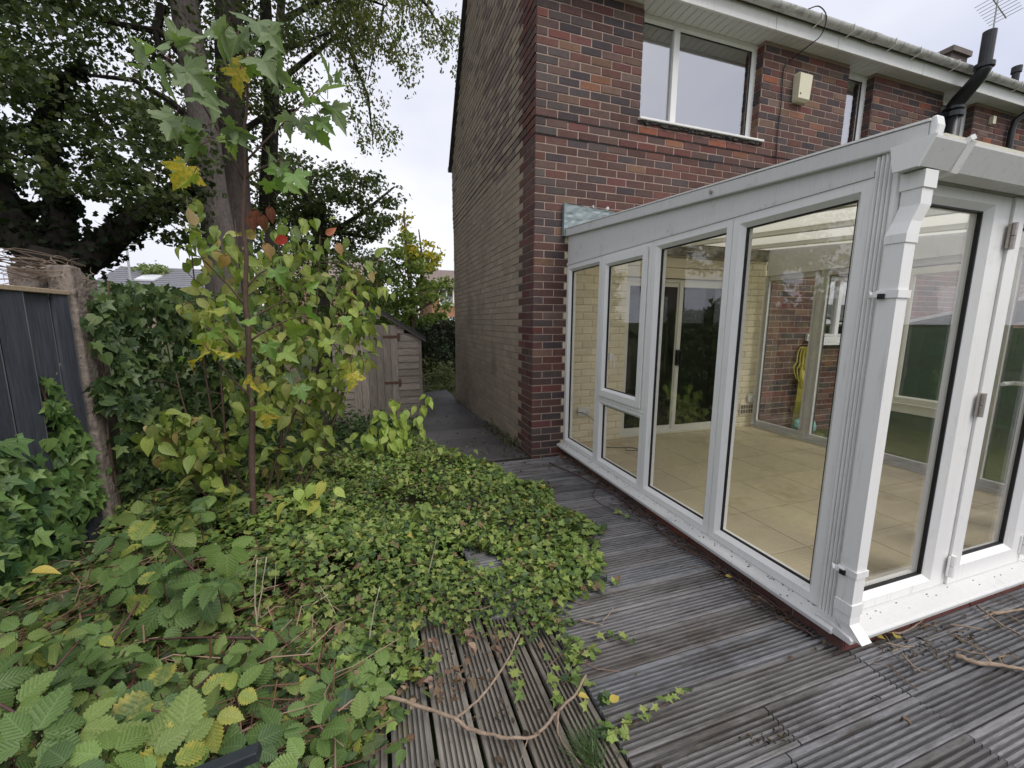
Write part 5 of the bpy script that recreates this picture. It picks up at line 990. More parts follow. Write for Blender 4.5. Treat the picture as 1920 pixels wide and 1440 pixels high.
# ------------------------------------------------------------------ sticks, stalks, fallen leaves, odd timber
def stick(name, label, cat, pts, rad, ma, group=None):
    r = thing(name, tuple(pts[0][0]), label, cat, group); nm = ['stem'] + ['side_shoot'] * 9
    for i, P in enumerate(pts):
        m = MB(); P = catmull(P, 5) if len(P) > 2 else np.array(P, float); k = len(P); jj = rng.normal(0, rad[i] * .25, (k, 3)); P = P + jj; m.tube(P, np.linspace(rad[i], rad[i] * .6, k) * rng.uniform(.85, 1.15, k), 6); m.build(nm[i], ma, r, smooth=True)
    return r
D = -.032
stick('dead_branch', 'long forked dead branch lying across ivy and deck boards', 'branch', [[g3(700, 1302, .0), g3(760, 1315, .01), g3(850, 1347, .0), g3(880, 1368, D), g3(940, 1382, D), g3(1000, 1381, D), g3(1045, 1333, D), g3(1080, 1300, .0), g3(1098, 1265, .01)], [g3(855, 1347, .0), g3(905, 1303, .02), g3(950, 1240, .04), g3(975, 1185, .05)], [g3(1000, 1378, D), g3(1010, 1372, D + .02), g3(1008, 1379, D + .05)], [g3(990, 1381, D), g3(985, 1400, D), g3(975, 1430, D)]], [.0072, .005, .003, .002], STICK)
stick('twig', 'thin curved twig running off the bottom beside the ivy', 'twig', [[g3(1048, 1330, D), g3(1046, 1370, D), g3(1060, 1400, D), g3(1090, 1435, D)]], [.005], STICK)
stick('twig', 'pale broken branch on the wet boards at the right edge', 'twig', [[g3(1790, 1228, D), g3(1830, 1242, D), g3(1880, 1248, D), g3(1940, 1262, D)], [g3(1860, 1245, D), g3(1850, 1232, D + .01)]], [.010, .005], STICK)
stick('twig', 'light twig near the door threshold at the right edge', 'twig', [[g3(1860, 1150, D), g3(1900, 1145, D), g3(1935, 1140, D)], [g3(1862, 1150, D), g3(1840, 1158, D)]], [.008, .004], STICK)
stick('twig', 'bent twig resting by the downpipe foot', 'twig', [[g3(1640, 1182, D), g3(1685, 1187, D), g3(1710, 1176, D), g3(1732, 1160, D)], [g3(1655, 1185, D), g3(1668, 1203, D)]], [.005, .003], STICK)
stick('twig', 'dark twig lying left of the deck seam below the downpipe', 'twig', [[g3(1660, 1205, D), g3(1690, 1212, D), g3(1712, 1212, D)], [g3(1690, 1225, D), g3(1712, 1248, D), g3(1732, 1262, D)]], [.004, .004], STICK)
stick('twig', 'crooked twig among dead leaves near the threshold', 'twig', [[g3(1780, 1170, D), g3(1830, 1178, D), g3(1852, 1182, D)], [g3(1830, 1135, D), g3(1850, 1150, D), g3(1880, 1172, D), g3(1915, 1190, D)]], [.004, .005], STICK)
stick('twig', 'short pale twig on the grey boards right of the ivy', 'twig', [[g3(1085, 1162, D), g3(1110, 1168, D), g3(1130, 1172, D)], [g3(1130, 1165, D), g3(1145, 1148, D + .01), g3(1150, 1138, D + .01)]], [.004, .0025], STICK)
stick('vine_stem', 'long brown vine along the foot of the conservatory plinth', 'stem', [[(.05, -.35, D), (.16, -.8, D + .01), (.26, -1.3, D), (.22, -1.9, D), (.29, -2.4, D), (.27, -2.75, D)], [(.20, -1.0, D), (.06, -1.2, D), (.10, -1.5, D)], [(.26, -1.35, D), (.15, -1.55, D + .02), (.24, -1.8, D)]], [.006, .004, .004], CANE)
for i, (a, b, c, lab) in enumerate([((485, 1200), (478, 1120), (482, 1050), 'upright pale dry stalk below the sapling, left one of the pair'), ((478, 1190), (490, 1110), (500, 1045), 'pale dry stalk leaning right below the sapling'), ((445, 1120), (465, 1075), (480, 1040), 'pale dry stalk leaning left of the sapling foot'), ((540, 1165), (575, 1140), (615, 1115), 'pale dry stalk slanting over the middle of the ivy'), ((690, 1215), (700, 1150), (712, 1100), 'thin dry stalk standing in the ivy near the bare boards')]):
    stick('dry_stalk', lab, 'stalk', [[g3(*a, -.02), onY(*b, g3(*a, -.02)[1] - .02), onY(*c, g3(*a, -.02)[1] - .04)]], [.0035], STRAWM)
for (a_, b_, h_, lab) in [((505, 1150), (.05, -.02), .26, 'fine straw blade just right of the pale pair of stalks'), ((640, 1175), (-.08, .03), .2, 'fine straw blade leaning left in the front of the ivy'), ((800, 1085), (.06, .02), .22, 'fine straw blade standing near the middle of the ivy'), ((730, 1030), (-.03, -.05), .24, 'fine straw blade behind the drooping pale weed'), ((560, 1215), (.10, -.03), .15, 'fine straw blade lying low over the bramble cane')]:
    a = g3(*a_, -.02); q = a + (b_[0], b_[1], h_); r = thing('dry_straw', tuple(a), lab, 'straw'); m = MB(); m.tube(bez([a, (a + q) / 2 + rng.normal(0, .02, 3), q], 6), np.linspace(.0022, .001, 6), 4); m.build('blade', STRAWM, r)
stick('cut_stem', 'short tan cut stem poking from the brambles by the deck end', 'stem', [[onZ(598, 1420, -.03), onY(600, 1385, onZ(598, 1420, -.03)[1]), onY(606, 1350, onZ(598, 1420, -.03)[1] - .01)]], [.008], STICK)
for (px, py, z_, s_, lab) in [(1505 // 1, 5, 0, 0, '')][:0] + [(1143, 1317, -.03, .055, 'yellow fallen leaf on the grey boards beside the ivy'), (1083, 1305, -.02, .045, 'small yellow leaf at the tip of the dead branch'), (55, 1073, .25, .10, 'yellow leaf caught on the ivy by the fence'), (1680, 1197, -.03, .06, 'pale yellow leaf by the foot of the downpipe'), (1645, 1195, -.03, .05, 'yellow leaf tucked against the plinth by the downpipe'), (1360, 1080, -.03, .04, 'small yellow leaf on the boards beside the long sill'), (610, 650, .0, 0, '')]:
    if not s_: continue
    r = thing('fallen_leaf', tuple(onZ(px, py, z_)), lab, 'leaf'); leaf_obj('oval', OVAL, LEAFV, r, onZ(px, py, z_ + .006), np.array([1, random.uniform(-.5, .5), .05]), np.array([0, -.2, 1]), s_, (.55, .43, .10), 'blade')
bp_ = thing('timber_post', tuple(onZ(430, 1445, .05)), 'dark painted timber end poking out of the brambles at the bottom', 'timber')
a, b = onZ(345, 1466, .27), onZ(487, 1408, .30); dd = unit(b - a); uu = unit(np.cross(dd, (0, 0, 1))); m = MB(); m.obox((a + b) / 2, (dd, uu, np.cross(uu, dd)), (np.linalg.norm(b - a) / 2, .016, .014), (.02, .026, .03)); bevel(m.build('bar', mat('dark_paint', (.022, .028, .032), .5, var=(20, .3)), bp_), .003)
pk = thing('leaning_plank', tuple(onY(575, 760, .05)), 'pale broken board leaning behind the shrub', 'board')
a, b = onY(508, 640, .05), onY(572, 765, .15); dd = unit(b - a); uu = unit(np.cross(dd, (0, 1, 0))); m = MB(); m.obox((a + b) / 2, (dd, uu, np.cross(uu, dd)), (np.linalg.norm(b - a) / 2, .075, .010)); bevel(m.build('board', mat('pale_board', (.50, .40, .33), .7, var=(8, .15), wood=(6, 6, 6)), pk), .003)
gt = thing('grass_tuft', tuple(g3(1105, 1420, D)), 'small tuft of dark green grass between boards at the bottom', 'grass')
n = 130; p0 = np.tile(g3(1108, 1428, D), (n, 1)) + rng.normal(0, .022, (n, 3)) * (1, 1, 0); gd = unit(rng.normal(size=(n, 3)) * (.5, .5, .2) + (-.15, .5, .5)); GB = (np.array([(-.012, 0, 0), (.012, 0, 0), (.009, .5, .03), (-.009, .5, .03), (0, 1, -.1)]), np.array([(0, 1, 2), (0, 2, 3), (3, 2, 4)]), np.array([(.5, 0)] * 5))
scatter('blades', LEAFM, GB, p0, gd, rng.normal(size=(n, 3)), rng.uniform(.07, .14, n), pick([(.06, .11, .035), (.09, .14, .05)], n), gt)
def runner(label, pts, k_):
    P = np.array([g3(a, b, -.036) for a, b in pts]); r = thing('ivy_runner', tuple(P[0]), label, 'ivy'); m = MB(); m.tube(bez(P, 12), .002, 4); m.build('stem', STEM, r); Q = bez(P, k_)
    for q in Q: leaf_obj('ivy', IVY, IVYM, r, q + rng.normal(0, .012, 3) * (1, 1, 0) + (0, 0, .012), unit(rng.normal(size=3) * (1, 1, .2)), np.array([0, -.1, 1]) + rng.normal(0, .3, 3), random.uniform(.024, .042), random.choice(IVYPAL))
runner('ivy strand creeping right across the boards near the bottom', [(1170, 1370), (1210, 1340), (1240, 1325), (1285, 1300)], 12)
runner('short ivy strand creeping over the boards below the seedling', [(1130, 1190), (1160, 1200), (1180, 1205)], 7); runner('ivy strand on the boards beside the sill', [(1150, 960), (1170, 965), (1185, 975)], 7); runner('ivy strand along a gap between the mossy boards', [(960, 1230), (965, 1280), (980, 1310)], 9); runner('ivy strand hanging over the mossy boards under the dead branch', [(1030, 1270), (1040, 1300), (1050, 1330)], 8)
moss = MB()
for i in range(150):
    px, py = random.choice([(1440, 1385), (920, 1340), (1690, 1205), (1720, 1215), (1800, 1190)]); c = g3(px + random.gauss(0, 30), py + random.gauss(0, 9), -.049); s_ = random.uniform(.0015, .0045); moss.obox(c + (0, 0, s_ * .2), (unit(rng.normal(size=3)), (0, 1, 0), (0, 0, 1)), (s_, s_ * .8, s_ * .6), random.choice([(.11, .08, .04), (.05, .042, .034), (.14, .11, .06), (.03, .028, .026)]))
for i in range(170):
    t = random.uniform(-2.78, -.15); a = np.array([.315 - abs(random.gauss(0, .04)), t, -.043]); L = random.uniform(.04, .16); an = random.gauss(1.57, .5)
    moss.tube([a, a + (L * .5 * math.cos(an), L * .5 * math.sin(an), .006), a + (L * math.cos(an + random.gauss(0, .4)), L * math.sin(an), 0)], random.uniform(.001, .0025), 4, random.choice([(.09, .06, .045), (.05, .036, .03), (.16, .11, .075)]), caps=False)
for i in range(60):
    a = g3(random.uniform(1640, 1920), random.uniform(1130, 1260), -.045); L = random.uniform(.03, .12); an = random.uniform(0, 6.28)
    if a[1] > -2.86: continue
    moss.tube([a, a + (L * .5 * math.cos(an), L * .5 * math.sin(an), .005), a + (L * math.cos(an + .3), L * math.sin(an + .3), 0)], random.uniform(.001, .003), 4, random.choice([(.16, .11, .07), (.08, .055, .04), (.25, .18, .11)]), caps=False)
o = moss.build('deck_debris', mat('debris', (1, 1, 1), .9, attr=True), None, kind='stuff'); o['label'] = 'crumbs of moss and wet debris lying on the deck boards'; o['category'] = 'debris'

# ------------------------------------------------------------------ shed
shed = thing('garden_shed', (-1.5, 3.0, -.25), 'small weathered grey timber shed with a black felt apex roof', 'shed')
YS = 2.4; zb = -.22; xr, xl, xa_, za_ = -.868, -2.09, -1.479, 1.49; ze = 1.10
def gable_top(x): return za_ - (za_ - ze) * abs(x - xa_) / (xr - xa_)
def sw(): v = random.uniform(.8, 1.2); return (.225 * v, .192 * v, .165 * v)
dl, dr = -1.83, -1.195; z = zb
while z < za_:
    zt = z + .105
    for (a, b) in ((xl, dl), (dr, xr)) if z < 1.27 else ((xl, xr),):
        if z > ze - .05:
            hw = (xr - xa_) * (za_ - zt) / (za_ - ze); a2, b2 = max(a, xa_ - hw), min(b, xa_ + hw)
        else: a2, b2 = a, b
        if b2 - a2 > .04:
            m = MB(); m.extrude([(YS, z), (YS - .006, z), (YS - .004 + .0, zt), (YS + .012, zt), (YS + .012, z)], lambda p, q, t: (t, p + (0 if q > z + .05 else -.008), q), a2, b2, sw()); m.build('cladding_board', SHEDW, shed)
    z = zt
door = MB(); door.box(dl, dr, YS + .004, YS + .016, zb + .03, 1.272, (.16, .13, .11)); door = door.build('door', SHEDV, shed)
xx = dl
while xx < dr - .03:
    m = MB(); m.box(xx + .002, min(xx + .106, dr) - .002, YS - .016, YS + .003, zb + .02, 1.268, sw()); m.build('door_board', SHEDV, door); xx += .106
for z_ in (1.10, .42):
    m = MB(); m.box(dr - .21, dr + .035, YS - .022, YS - .0165, z_ - .018, z_ + .018); m.box(dr - .01, dr + .03, YS - .024, YS - .0225, z_ - .05, z_ + .05); m.build('hinge', IRON, door)
for side in (xl, xr):
    z = zb
    while z < ze - .05:
        m = MB(); s_ = 1 if side == xr else -1; m.extrude([(0, z), (.008 * s_, z), (.003 * s_, z + .105), (-.012 * s_, z + .105), (-.012 * s_, z)], lambda p, q, t: (side + p, t, q), YS + .01, YS + 1.8, sw()); m.build('cladding_board', SHEDW, shed); z += .105
part_box('corner_trim', SHEDV, shed, xr - .03, xr + .012, YS - .014, YS + .02, zb, ze, col=(.2, .165, .14))
part_box('rear_wall', SHEDW, shed, xl, xr, YS + 1.79, YS + 1.81, zb, ze, col=(.2, .165, .14))
for s_ in (-1, 1):
    sl_ = (za_ - ze) / (xr - xa_); x1 = xa_ + s_ * (xr - xa_ + .075); z1 = za_ - sl_ * (xr - xa_ + .075)
    m = MB(); P = [(xa_, za_ + .008), (x1, z1 + .008), (x1, z1 + .04), (xa_, za_ + .04)]; m.extrude(P, lambda p, q, t: (p, t, q), YS - .06, YS + 1.86); m.build('roof', FELT, shed)
    m = MB(); P = [(xa_, za_ - .035), (x1, z1 - .035), (x1, z1 + .007), (xa_, za_ + .007)]; m.extrude(P, lambda p, q, t: (p, t, q), YS - .055, YS - .035, (.08, .07, .065)); m.build('bargeboard', SHEDW, shed)

# ------------------------------------------------------------------ trees
def clumps(region, n, Yr, rad, per, holes=None):
    """clump centres inside a picture region at real depths; returns leaf points"""
    out = []; xs = [p[0] for p in region]; ys = [p[1] for p in region]; got = 0
    while got < n:
        px = rng.uniform(min(xs), max(xs), 400); py = rng.uniform(min(ys), max(ys), 400); k = inpoly(px, py, region)
        for a, b in zip(px[k], py[k]):
            if got >= n: break
            c = onY(a, b, rng.uniform(*Yr)); r = rad * rng.uniform(.6, 1.4); q = rdir(per) * rng.uniform(.15, 1, (per, 1)) ** .6 * r * np.array([1.15, 1.15, .62]); out.append(c + q); got += 1
    return np.concatenate(out)
def crown(parent, P, size, pal, tpl=LITE, droop=.3, wts=None):
    n = len(P); return scatter('crown', TREEM, tpl, P, rdir(n) + np.array([0, 0, -droop]), rng.normal(0, .6, (n, 3)) + (0, -.1, .7), rng.uniform(*size, n), pick(pal, n, wts), parent)
DKG = [(.068, .090, .038), (.090, .115, .046), (.052, .070, .032), (.125, .140, .055)]; MDG = [(.065, .085, .030), (.085, .105, .038), (.050, .066, .025), (.12, .115, .04)]
def tube_px(m, pts, Y, wpx, n=10):
    P = [onY(a, b, Y if np.isscalar(Y) else Y[i]) for i, (a, b) in enumerate(pts)]; R = [w_ / 2 / F_PX * proj(p)[2] for p, w_ in zip(P, wpx)]; m.tube(P, R, n); return P
# twin grey trunks
T1 = thing('ash_tree', tuple(onY(420, 560, 3.2) * (1, 1, 0) + (0, 0, -.2)), 'tall tree with a smooth grey trunk leaning left behind the fence', 'tree')
m = MB(); b_ = onY(428, 620, 3.2); m.tube([(b_[0], 3.2, -.3), b_] + [onY(a, c, 3.2) for a, c in ((412, 450), (396, 350), (385, 250), (365, 130), (350, 40), (335, -80), (310, -260), (290, -480))], [.30, .25, .205, .185, .172, .165, .16, .145, .12, .09], 12); m.build('trunk', BARK, T1, smooth=True)
for pts in ([(365, 130), (300, 60), (200, 40), (100, -20)], [(350, 20), (420, -60), (520, -100)], [(385, 250), (320, 190), (250, 150), (160, 140)], [(335, -80), (250, -160), (100, -220)], [(310, -200), (420, -300), (560, -320)], [(305, 10), (292, 60), (300, 100), (340, 140)]):
    m = MB(); tube_px(m, pts, 3.2, np.linspace(16, 5, len(pts)), 6); m.build('limb', BARKD, T1)
Pc = clumps([(-150, -550), (700, -550), (760, -150), (640, 20), (560, 130), (420, 170), (250, 200), (60, 170), (-200, 140)], 330, (2.2, 6.5), .34, 80); crown(T1, Pc, (.055, .095), DKG + [(.10, .105, .035)], wts=[.3, .3, .25, .1, .05])
T2 = thing('grey_tree', tuple(onY(440, 560, 3.9) * (1, 1, 0) + (0, 0, -.2)), 'straight grey trunk standing right of the leaning one', 'tree')
m = MB(); b_ = onY(448, 620, 3.9); m.tube([(b_[0], 3.9, -.3), b_] + [onY(a, c, 3.9) for a, c in ((446, 440), (440, 320), (434, 200), (428, 90), (430, -60), (440, -300))], [.27, .235, .205, .195, .188, .175, .16, .1], 12); m.build('trunk', BARKB, T2, smooth=True)
m = MB(); tube_px(m, [(500, 420), (505, 300), (510, 180), (500, 60), (495, -60)], 4.4, [30, 28, 25, 22, 16], 8); m.build('limb', BARKD, T2, smooth=True)
for pts in ([(434, 200), (470, 130), (540, 90), (620, 60)], [(436, 260), (500, 215), (560, 205)]):
    m = MB(); tube_px(m, pts, 4.0, np.linspace(14, 4, len(pts)), 6); m.build('limb', BARKD, T2)
q = onY(505, 300, 4.4); n = 900; tt_ = rng.uniform(0, 1, n); iv = np.stack([q[0] + rng.normal(0, .15, n), 4.35 + rng.normal(0, .12, n), q[2] - 1.3 + tt_ * 3.2], 1)
Pc = np.concatenate([clumps([(400, -200), (650, -250), (660, 60), (600, 120), (560, 250), (470, 300), (420, 200)], 85, (3.2, 6.0), .32, 85), iv]); crown(T2, Pc, (.05, .095), DKG + MDG[:2])
# ivy-clad tree at far left
T3 = thing('ivy_clad_tree', tuple(onY(90, 520, 2.6) * (1, 1, 0) + (0, 0, -.2)), 'dark spreading tree with three ivy wrapped limbs behind the fence', 'tree')
m = MB(); b_ = onY(100, 600, 2.6); tr3 = [(b_[0], 2.6, -.3), b_, onY(105, 520, 2.6), onY(112, 470, 2.6)]; m.tube(tr3, [.42, .36, .32, .30], 10); m.build('trunk', BARKD, T3, smooth=True)
limbs = [([(105, 500), (40, 440), (0, 370), (-60, 290), (-160, 150)], [74, 62, 52, 46, 34]), ([(110, 490), (118, 430), (110, 380), (80, 250), (110, 150), (160, 125)], [52, 44, 32, 20, 14, 8]), ([(115, 510), (185, 470), (235, 425), (290, 385), (380, 350)], [60, 52, 42, 28, 12]), ([(-10, 385), (60, 390), (150, 388)], [14, 12, 6])]
lc = []
for pts, wp in limbs:
    m = MB(); P = tube_px(m, pts, 2.6, wp, 9); m.build('limb', BARKD, T3, smooth=True)
    for a, b, w_ in zip(P[:-1], P[1:], wp):
        k_ = int(420 * np.linalg.norm(b - a)); t = rng.uniform(0, 1, (k_, 1)); r = w_ / 2 / F_PX * proj(a)[2]; lc.append(a + (b - a) * t + rdir(k_) * r * rng.uniform(.85, 1.55, (k_, 1)))
n_ = sum(len(a) for a in lc); Pi = np.concatenate(lc); scatter('ivy_cover', TREEM, LITE3, Pi, rdir(n_) + (0, 0, -.4), rdir(n_) + (0, -.5, .2), rng.uniform(.06, .10, n_), pick([(.022, .032, .016), (.030, .042, .018), (.018, .025, .013)], n_), T3, 'stuff')
reg = [(-260, 60), (60, 120), (200, 170), (330, 200), (395, 260), (400, 330), (330, 390), (250, 400), (150, 370), (40, 340), (-80, 390), (-260, 380)]
Pc = np.concatenate([clumps(reg, 165, (1.4, 4.6), .26, 85), clumps([(260, 395), (390, 400), (395, 470), (330, 455), (290, 430)], 7, (2.2, 3.4), .22, 55), clumps([(-260, -300), (350, -300), (330, 120), (120, 130), (-260, 100)], 120, (1.8, 5), .32, 80)]); crown(T3, Pc, (.042, .080), DKG, LITE3, wts=[.35, .3, .3, .05])
# light feathery hanging tree at the top middle
T4 = thing('feathery_tree', tuple(onY(640, 640, 6.5) * (1, 1, 0) + (0, 0, -.25)), 'lighter feathery tree hanging in sprays over the sky gap', 'tree')
m = MB(); q = onY(560, 520, 6.5); m.tube([(onY(505, 560, 6.5)[0], 6.5, -.3), onY(505, 560, 6.5), onY(508, 250, 6.5), onY(525, 40, 6.5), onY(545, -250, 6.5)], [.13, .11, .09, .08, .04], 8); m.build('trunk', BARKB, T4)
for pts in ([(525, 40), (640, -20), (720, 10), (690, 150)], [(535, -60), (700, -90), (800, 10), (850, 90)], [(515, 160), (640, 60), (690, 180), (700, 270)]):
    m = MB(); tube_px(m, pts, 6.3, np.linspace(12, 2, len(pts)), 5); m.build('limb', BARKD, T4)
sp_ = [((545, -60), (700, 60), 40), ((600, 20), (650, 120), 26), ((640, 0), (740, 110), 30), ((700, -40), (840, 60), 34), ((800, 0), (862, 110), 16), ((660, 140), (700, 260), 14), ((700, 230), (745, 275), 7), ((690, 60), (800, 130), 12)]
L_ = []
for (a, b), (c, d), k_ in sp_:
    t = rng.uniform(0, 1, k_); u = rng.normal(0, 22, (k_, 2))
    for tt_, uu_ in zip(t, u):
        ctr = onY(a + (c - a) * tt_ + uu_[0], b + (d - b) * tt_ + uu_[1], rng.uniform(5.4, 7.4)); L_.append(ctr + rdir(42) * rng.uniform(.1, 1, (42, 1)) * np.array([.22, .22, .34]))
crown(T4, np.concatenate(L_), (.055, .105), [(.12, .15, .055), (.16, .18, .07), (.09, .115, .045), (.20, .18, .08)], droop=.8)
T5 = thing('oak_tree', tuple(onY(640, 600, 8.5) * (1, 1, 0) + (0, 0, -.25)), 'rounded dark green tree filling the gap left of the house', 'tree')
m = MB(); q = onY(600, 560, 8.5); m.tube([(q[0], 8.5, -.3), q, onY(600, 380, 8.5)], [.28, .24, .15], 8); m.build('trunk', BARKD, T5)
for pts in ([(600, 450), (680, 400), (740, 350)], [(600, 420), (560, 350), (540, 310)], [(600, 430), (660, 440), (710, 450)]):
    m = MB(); tube_px(m, pts, 8.5, [12, 8, 3], 5); m.build('limb', BARKD, T5)
Pc = clumps([(480, 300), (560, 290), (640, 310), (700, 330), (755, 295), (768, 345), (735, 385), (745, 430), (715, 475), (650, 480), (560, 500), (480, 470)], 105, (7.2, 9.8), .36, 90); crown(T5, Pc, (.06, .11), DKG + [(.09, .12, .04)], LITE3)
T6 = thing('maple_tree', tuple(onY(790, 690, 7.0) * (1, 1, 0) + (0, 0, -.25)), 'young maple turning yellow at its top behind the shed', 'tree')
m = MB(); q = onY(772, 560, 7.0); m.tube([(q[0], 7, -.3), q, onY(762, 470, 7.0), onY(757, 395, 7.0)], [.08, .06, .04, .012], 7); m.build('trunk', STEM, T6)
for pts in ([(770, 560), (800, 500), (815, 460)], [(768, 540), (740, 490), (720, 480)], [(765, 520), (790, 470), (785, 430)], [(770, 590), (820, 560), (838, 520)]):
    m = MB(); tube_px(m, pts, 7.0, [6, 4, 2], 5); m.build('limb', STEM, T6)
Pg_ = clumps([(690, 540), (735, 470), (755, 420), (800, 470), (838, 515), (846, 575), (815, 610), (740, 610), (690, 600)], 105, (6.1, 7.9), .22, 55); crown(T6, Pg_, (.06, .105), [(.21, .27, .07), (.16, .22, .065), (.26, .31, .08), (.115, .16, .05)], LITE3).name = 'crown'
Py = clumps([(748, 460), (752, 400), (765, 385), (768, 440), (800, 455), (825, 470), (830, 500), (800, 510), (760, 490)], 34, (6.4, 7.4), .15, 22); crown(T6, Py, (.06, .10), [(.55, .42, .05), (.42, .38, .06), (.28, .30, .06)], LITE3).name = 'turning_foliage'
T7 = thing('garden_tree', tuple(onY(670, 640, 5.6) * (1, 1, 0) + (0, 0, -.25)), 'grey green bushy small tree directly behind the shed roof', 'tree')
m = MB(); q = onY(665, 560, 5.6); m.tube([(q[0], 5.6, -.3), q, onY(668, 510, 5.6)], [.06, .05, .02], 6); m.build('trunk', STEM, T7)
Pc = clumps([(470, 600), (490, 480), (560, 470), (640, 480), (690, 470), (735, 500), (745, 560), (740, 610), (640, 640), (480, 660)], 125, (4.9, 6.4), .24, 75); crown(T7, Pc, (.06, .10), [(.10, .14, .05), (.075, .105, .04), (.13, .17, .06)], LITE)
hedge = thing('hedge', tuple(onY(820, 735, 8.2) * (1, 1, 0) + (0, 0, -.25)), 'dark glossy hedge closing the far end of the side path', 'hedge')
n = 9000; hx0, hx1 = onY(760, 640, 8.2)[0] - .8, onY(900, 640, 8.2)[0] + 3; H = np.stack([rng.uniform(hx0, hx1, n), rng.uniform(7.9, 9.0, n), -.25 + rng.uniform(0, 1, n) ** .8 * 1.75], 1); H[:, 1] -= .25 * np.sin(H[:, 0] * 5) * np.sin(H[:, 2] * 4); H[:, 2] += .08 * np.sin(H[:, 0] * 7)
scatter('leaves', TREEM, LITE3, H, rdir(n) + (0, -.3, -.4), rng.normal(0, .5, (n, 3)) + (0, -.8, .5), rng.uniform(.06, .11, n), pick([(.040, .062, .030), (.055, .080, .038), (.028, .042, .022)], n), hedge); 
m = MB(); m.box(hx0 + .1, hx1, 8.3, 8.9, -.3, 1.35); m.build('core', BARKD, hedge)
far_b = thing('far_shrub', tuple(onY(285, 540, 22) * (1, 1, 0) + (0, 0, -.25)), 'pale bushy tree top beyond the tiled roof', 'tree')
m = MB(); q = onY(288, 520, 34); m.tube([(q[0], 34, -.3), q], [.25, .12], 7); m.build('trunk', BARKD, far_b); crown(far_b, clumps([(262, 512), (285, 498), (315, 506), (320, 525), (262, 525)], 26, (33, 35), .7, 60), (.22, .36), [(.20, .24, .10), (.16, .20, .08)])

# ------------------------------------------------------------------ far houses, street lamp
def far_house(label, x0, x1, y0, y1, ze_, zr_, wallc, roofm, wins=(), sky_=None):
    r = thing('far_house', ((x0 + x1) / 2, y0, -.25), label, 'house'); m = MB(); m.box(x0, x1, y0, y1, -.3, ze_, wallc); m.build('wall', mat('far_wall', (1, 1, 1), .9, attr=True, var=(3, .2), var2=(14, .12)), r)
    ym = (y0 + y1) / 2; nr = 13
    for k_ in range(nr):
        t0, t1 = k_ / nr, (k_ + 1) / nr; m = MB(); a = (y0 - .3 + (ym - y0 + .3) * t0, ze_ - .1 + (zr_ - ze_ + .1) * t0); b = (y0 - .3 + (ym - y0 + .3) * t1, ze_ - .1 + (zr_ - ze_ + .1) * t1)
        m.hexa([(x0 - .2, a[0], a[1]), (x1 + .2, a[0], a[1]), (x1 + .2, b[0], b[1]), (x0 - .2, b[0], b[1]), (x0 - .2, a[0], a[1] + .10), (x1 + .2, a[0], a[1] + .10), (x1 + .2, b[0], b[1] + .03), (x0 - .2, b[0], b[1] + .03)]); m.build('tile_course', roofm, r)
    m = MB(); m.extrude([(y1 + .3, ze_ - .1), (ym, zr_), (ym, zr_ + .05), (y1 + .3, ze_)], lambda p, q, t: (t, p, q), x0 - .2, x1 + .2); m.build('rear_roof', roofm, r)
    for (a, b, c, d) in wins:
        m = MB(); m.ring((0, y0 - .01, 0), (1, 0, 0), (0, 0, 1), (0, -1, 0), a, b, c, d, [(0, -.05), (0, .03), (.09, .03), (.09, -.05)]); m.box((a + b) / 2 - .04, (a + b) / 2 + .04, y0 - .03, y0 - .012, c + .08, d - .08); f = m.build('window', PVC, r)
        g = MB(); g.box(a + .08, b - .08, y0 - .011, y0 - .004, c + .08, d - .08); g.build('pane', GLASSU, f)
    return r
GT = mat('grey_far_tile', (.20, .20, .22), .8, var=(2, .12), var2=(8, .1)); PT = mat('pinkish_far_tile', (.30, .24, .22), .85, var=(2, .12), var2=(8, .1))
rl, rr_ = onY(200, 545, 30), onY(372, 545, 30); rt = onY(290, 516, 36)
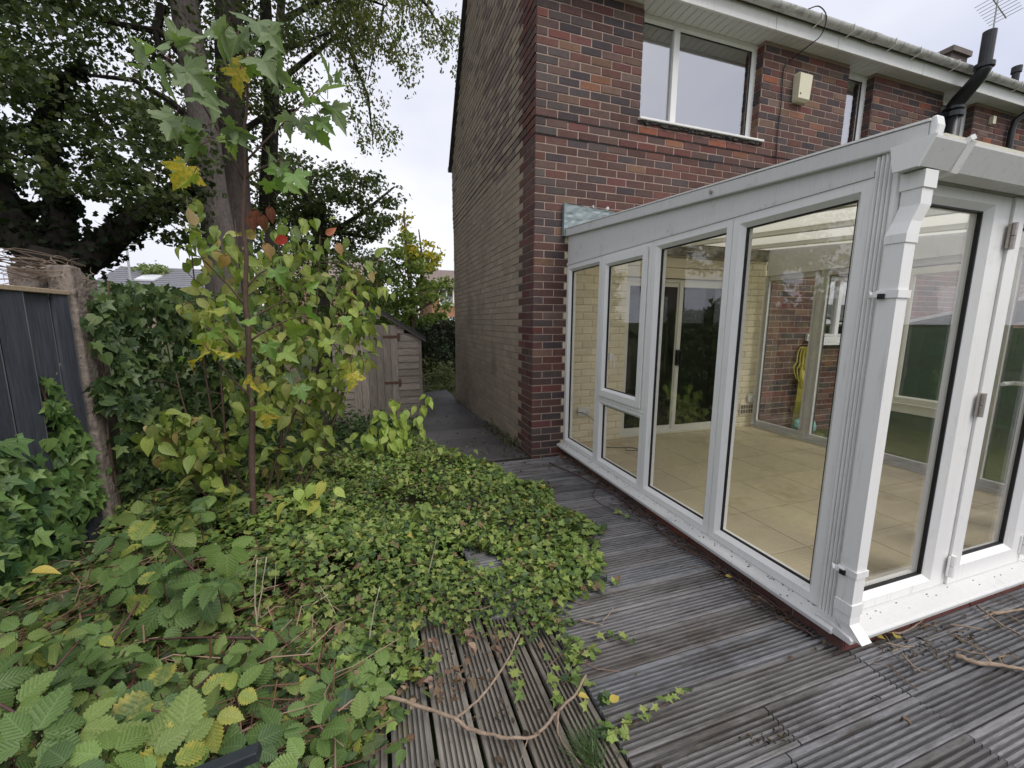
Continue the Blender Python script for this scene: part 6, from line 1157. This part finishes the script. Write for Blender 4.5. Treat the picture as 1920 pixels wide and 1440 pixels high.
fh = far_house('distant bungalow with grey tiled roof and a skylight seen over the fence', rl[0] - 1.0, rr_[0] + 1.5, 29.4, 40, rl[2] - .1, rt[2] + .4, (.30, .22, .18), GT)
y_s, z_s = 31.3, None
ym = (29.4 + 40) / 2; t = (y_s - 29.1) / (ym - 29.1); z_s = rl[2] - .2 + (rt[2] + .5 - rl[2] + .1) * t + .12; q = onY(270, 525, y_s); m = MB(); m.hexa([(q[0] - .55, y_s, z_s), (q[0] + .55, y_s, z_s), (q[0] + .55, y_s + 1.5, z_s + .48), (q[0] - .55, y_s + 1.5, z_s + .48), (q[0] - .55, y_s - .03, z_s + .10), (q[0] + .55, y_s - .03, z_s + .10), (q[0] + .55, y_s + 1.47, z_s + .58), (q[0] - .55, y_s + 1.47, z_s + .58)]); m.build('skylight', mat('skylight_glass', (.75, .77, .8), .2), fh)
w0 = onY(836, 560, 24); fw = far_house('distant orange brick house with a white window seen past the gable', w0[0] - .95, w0[0] + 9, 24, 32, onY(838, 536, 24)[2], onY(838, 508, 28)[2], (.30, .16, .09), PT, [(w0[0] - .45, w0[0] + .55, onY(838, 573, 24)[2], onY(838, 541, 24)[2]), (w0[0] + 2, w0[0] + 3.2, 3.0, 4.1)])
q = onY(838, 598, 24); part_box('porch_band', PVC, fw, q[0] - 2.0, q[0] + 2.5, 23.6, 23.99, q[2] - .12, q[2] + .12)
q0 = onY(660, 500, 27); far_house('distant house with a pinkish tiled roof behind the garden trees', q0[0] - 5, q0[0] + 2.0, 27, 35, q0[2] - .9, onY(660, 482, 31)[2], (.28, .17, .12), PT)
lp = onY(240, 520, 26); lamp = thing('street_lamp', (lp[0], 26, -.25), 'grey street lamp on a thin column beyond the fence', 'street lamp')
tp = onY(237, 457, 26); m = MB(); m.tube([(lp[0], 26, -.25), (tp[0], 26, tp[2])], [.09, .055], 8); m.build('pole', GREYPIPE, lamp); m = MB(); m.tube([(tp[0] - .05, 26, tp[2]), (tp[0] + .25, 25.95, tp[2] + .06), (tp[0] + .60, 25.9, tp[2] + .04)], [.05, .09, .06], 8); m.build('lamp_head', GREYPIPE, lamp)
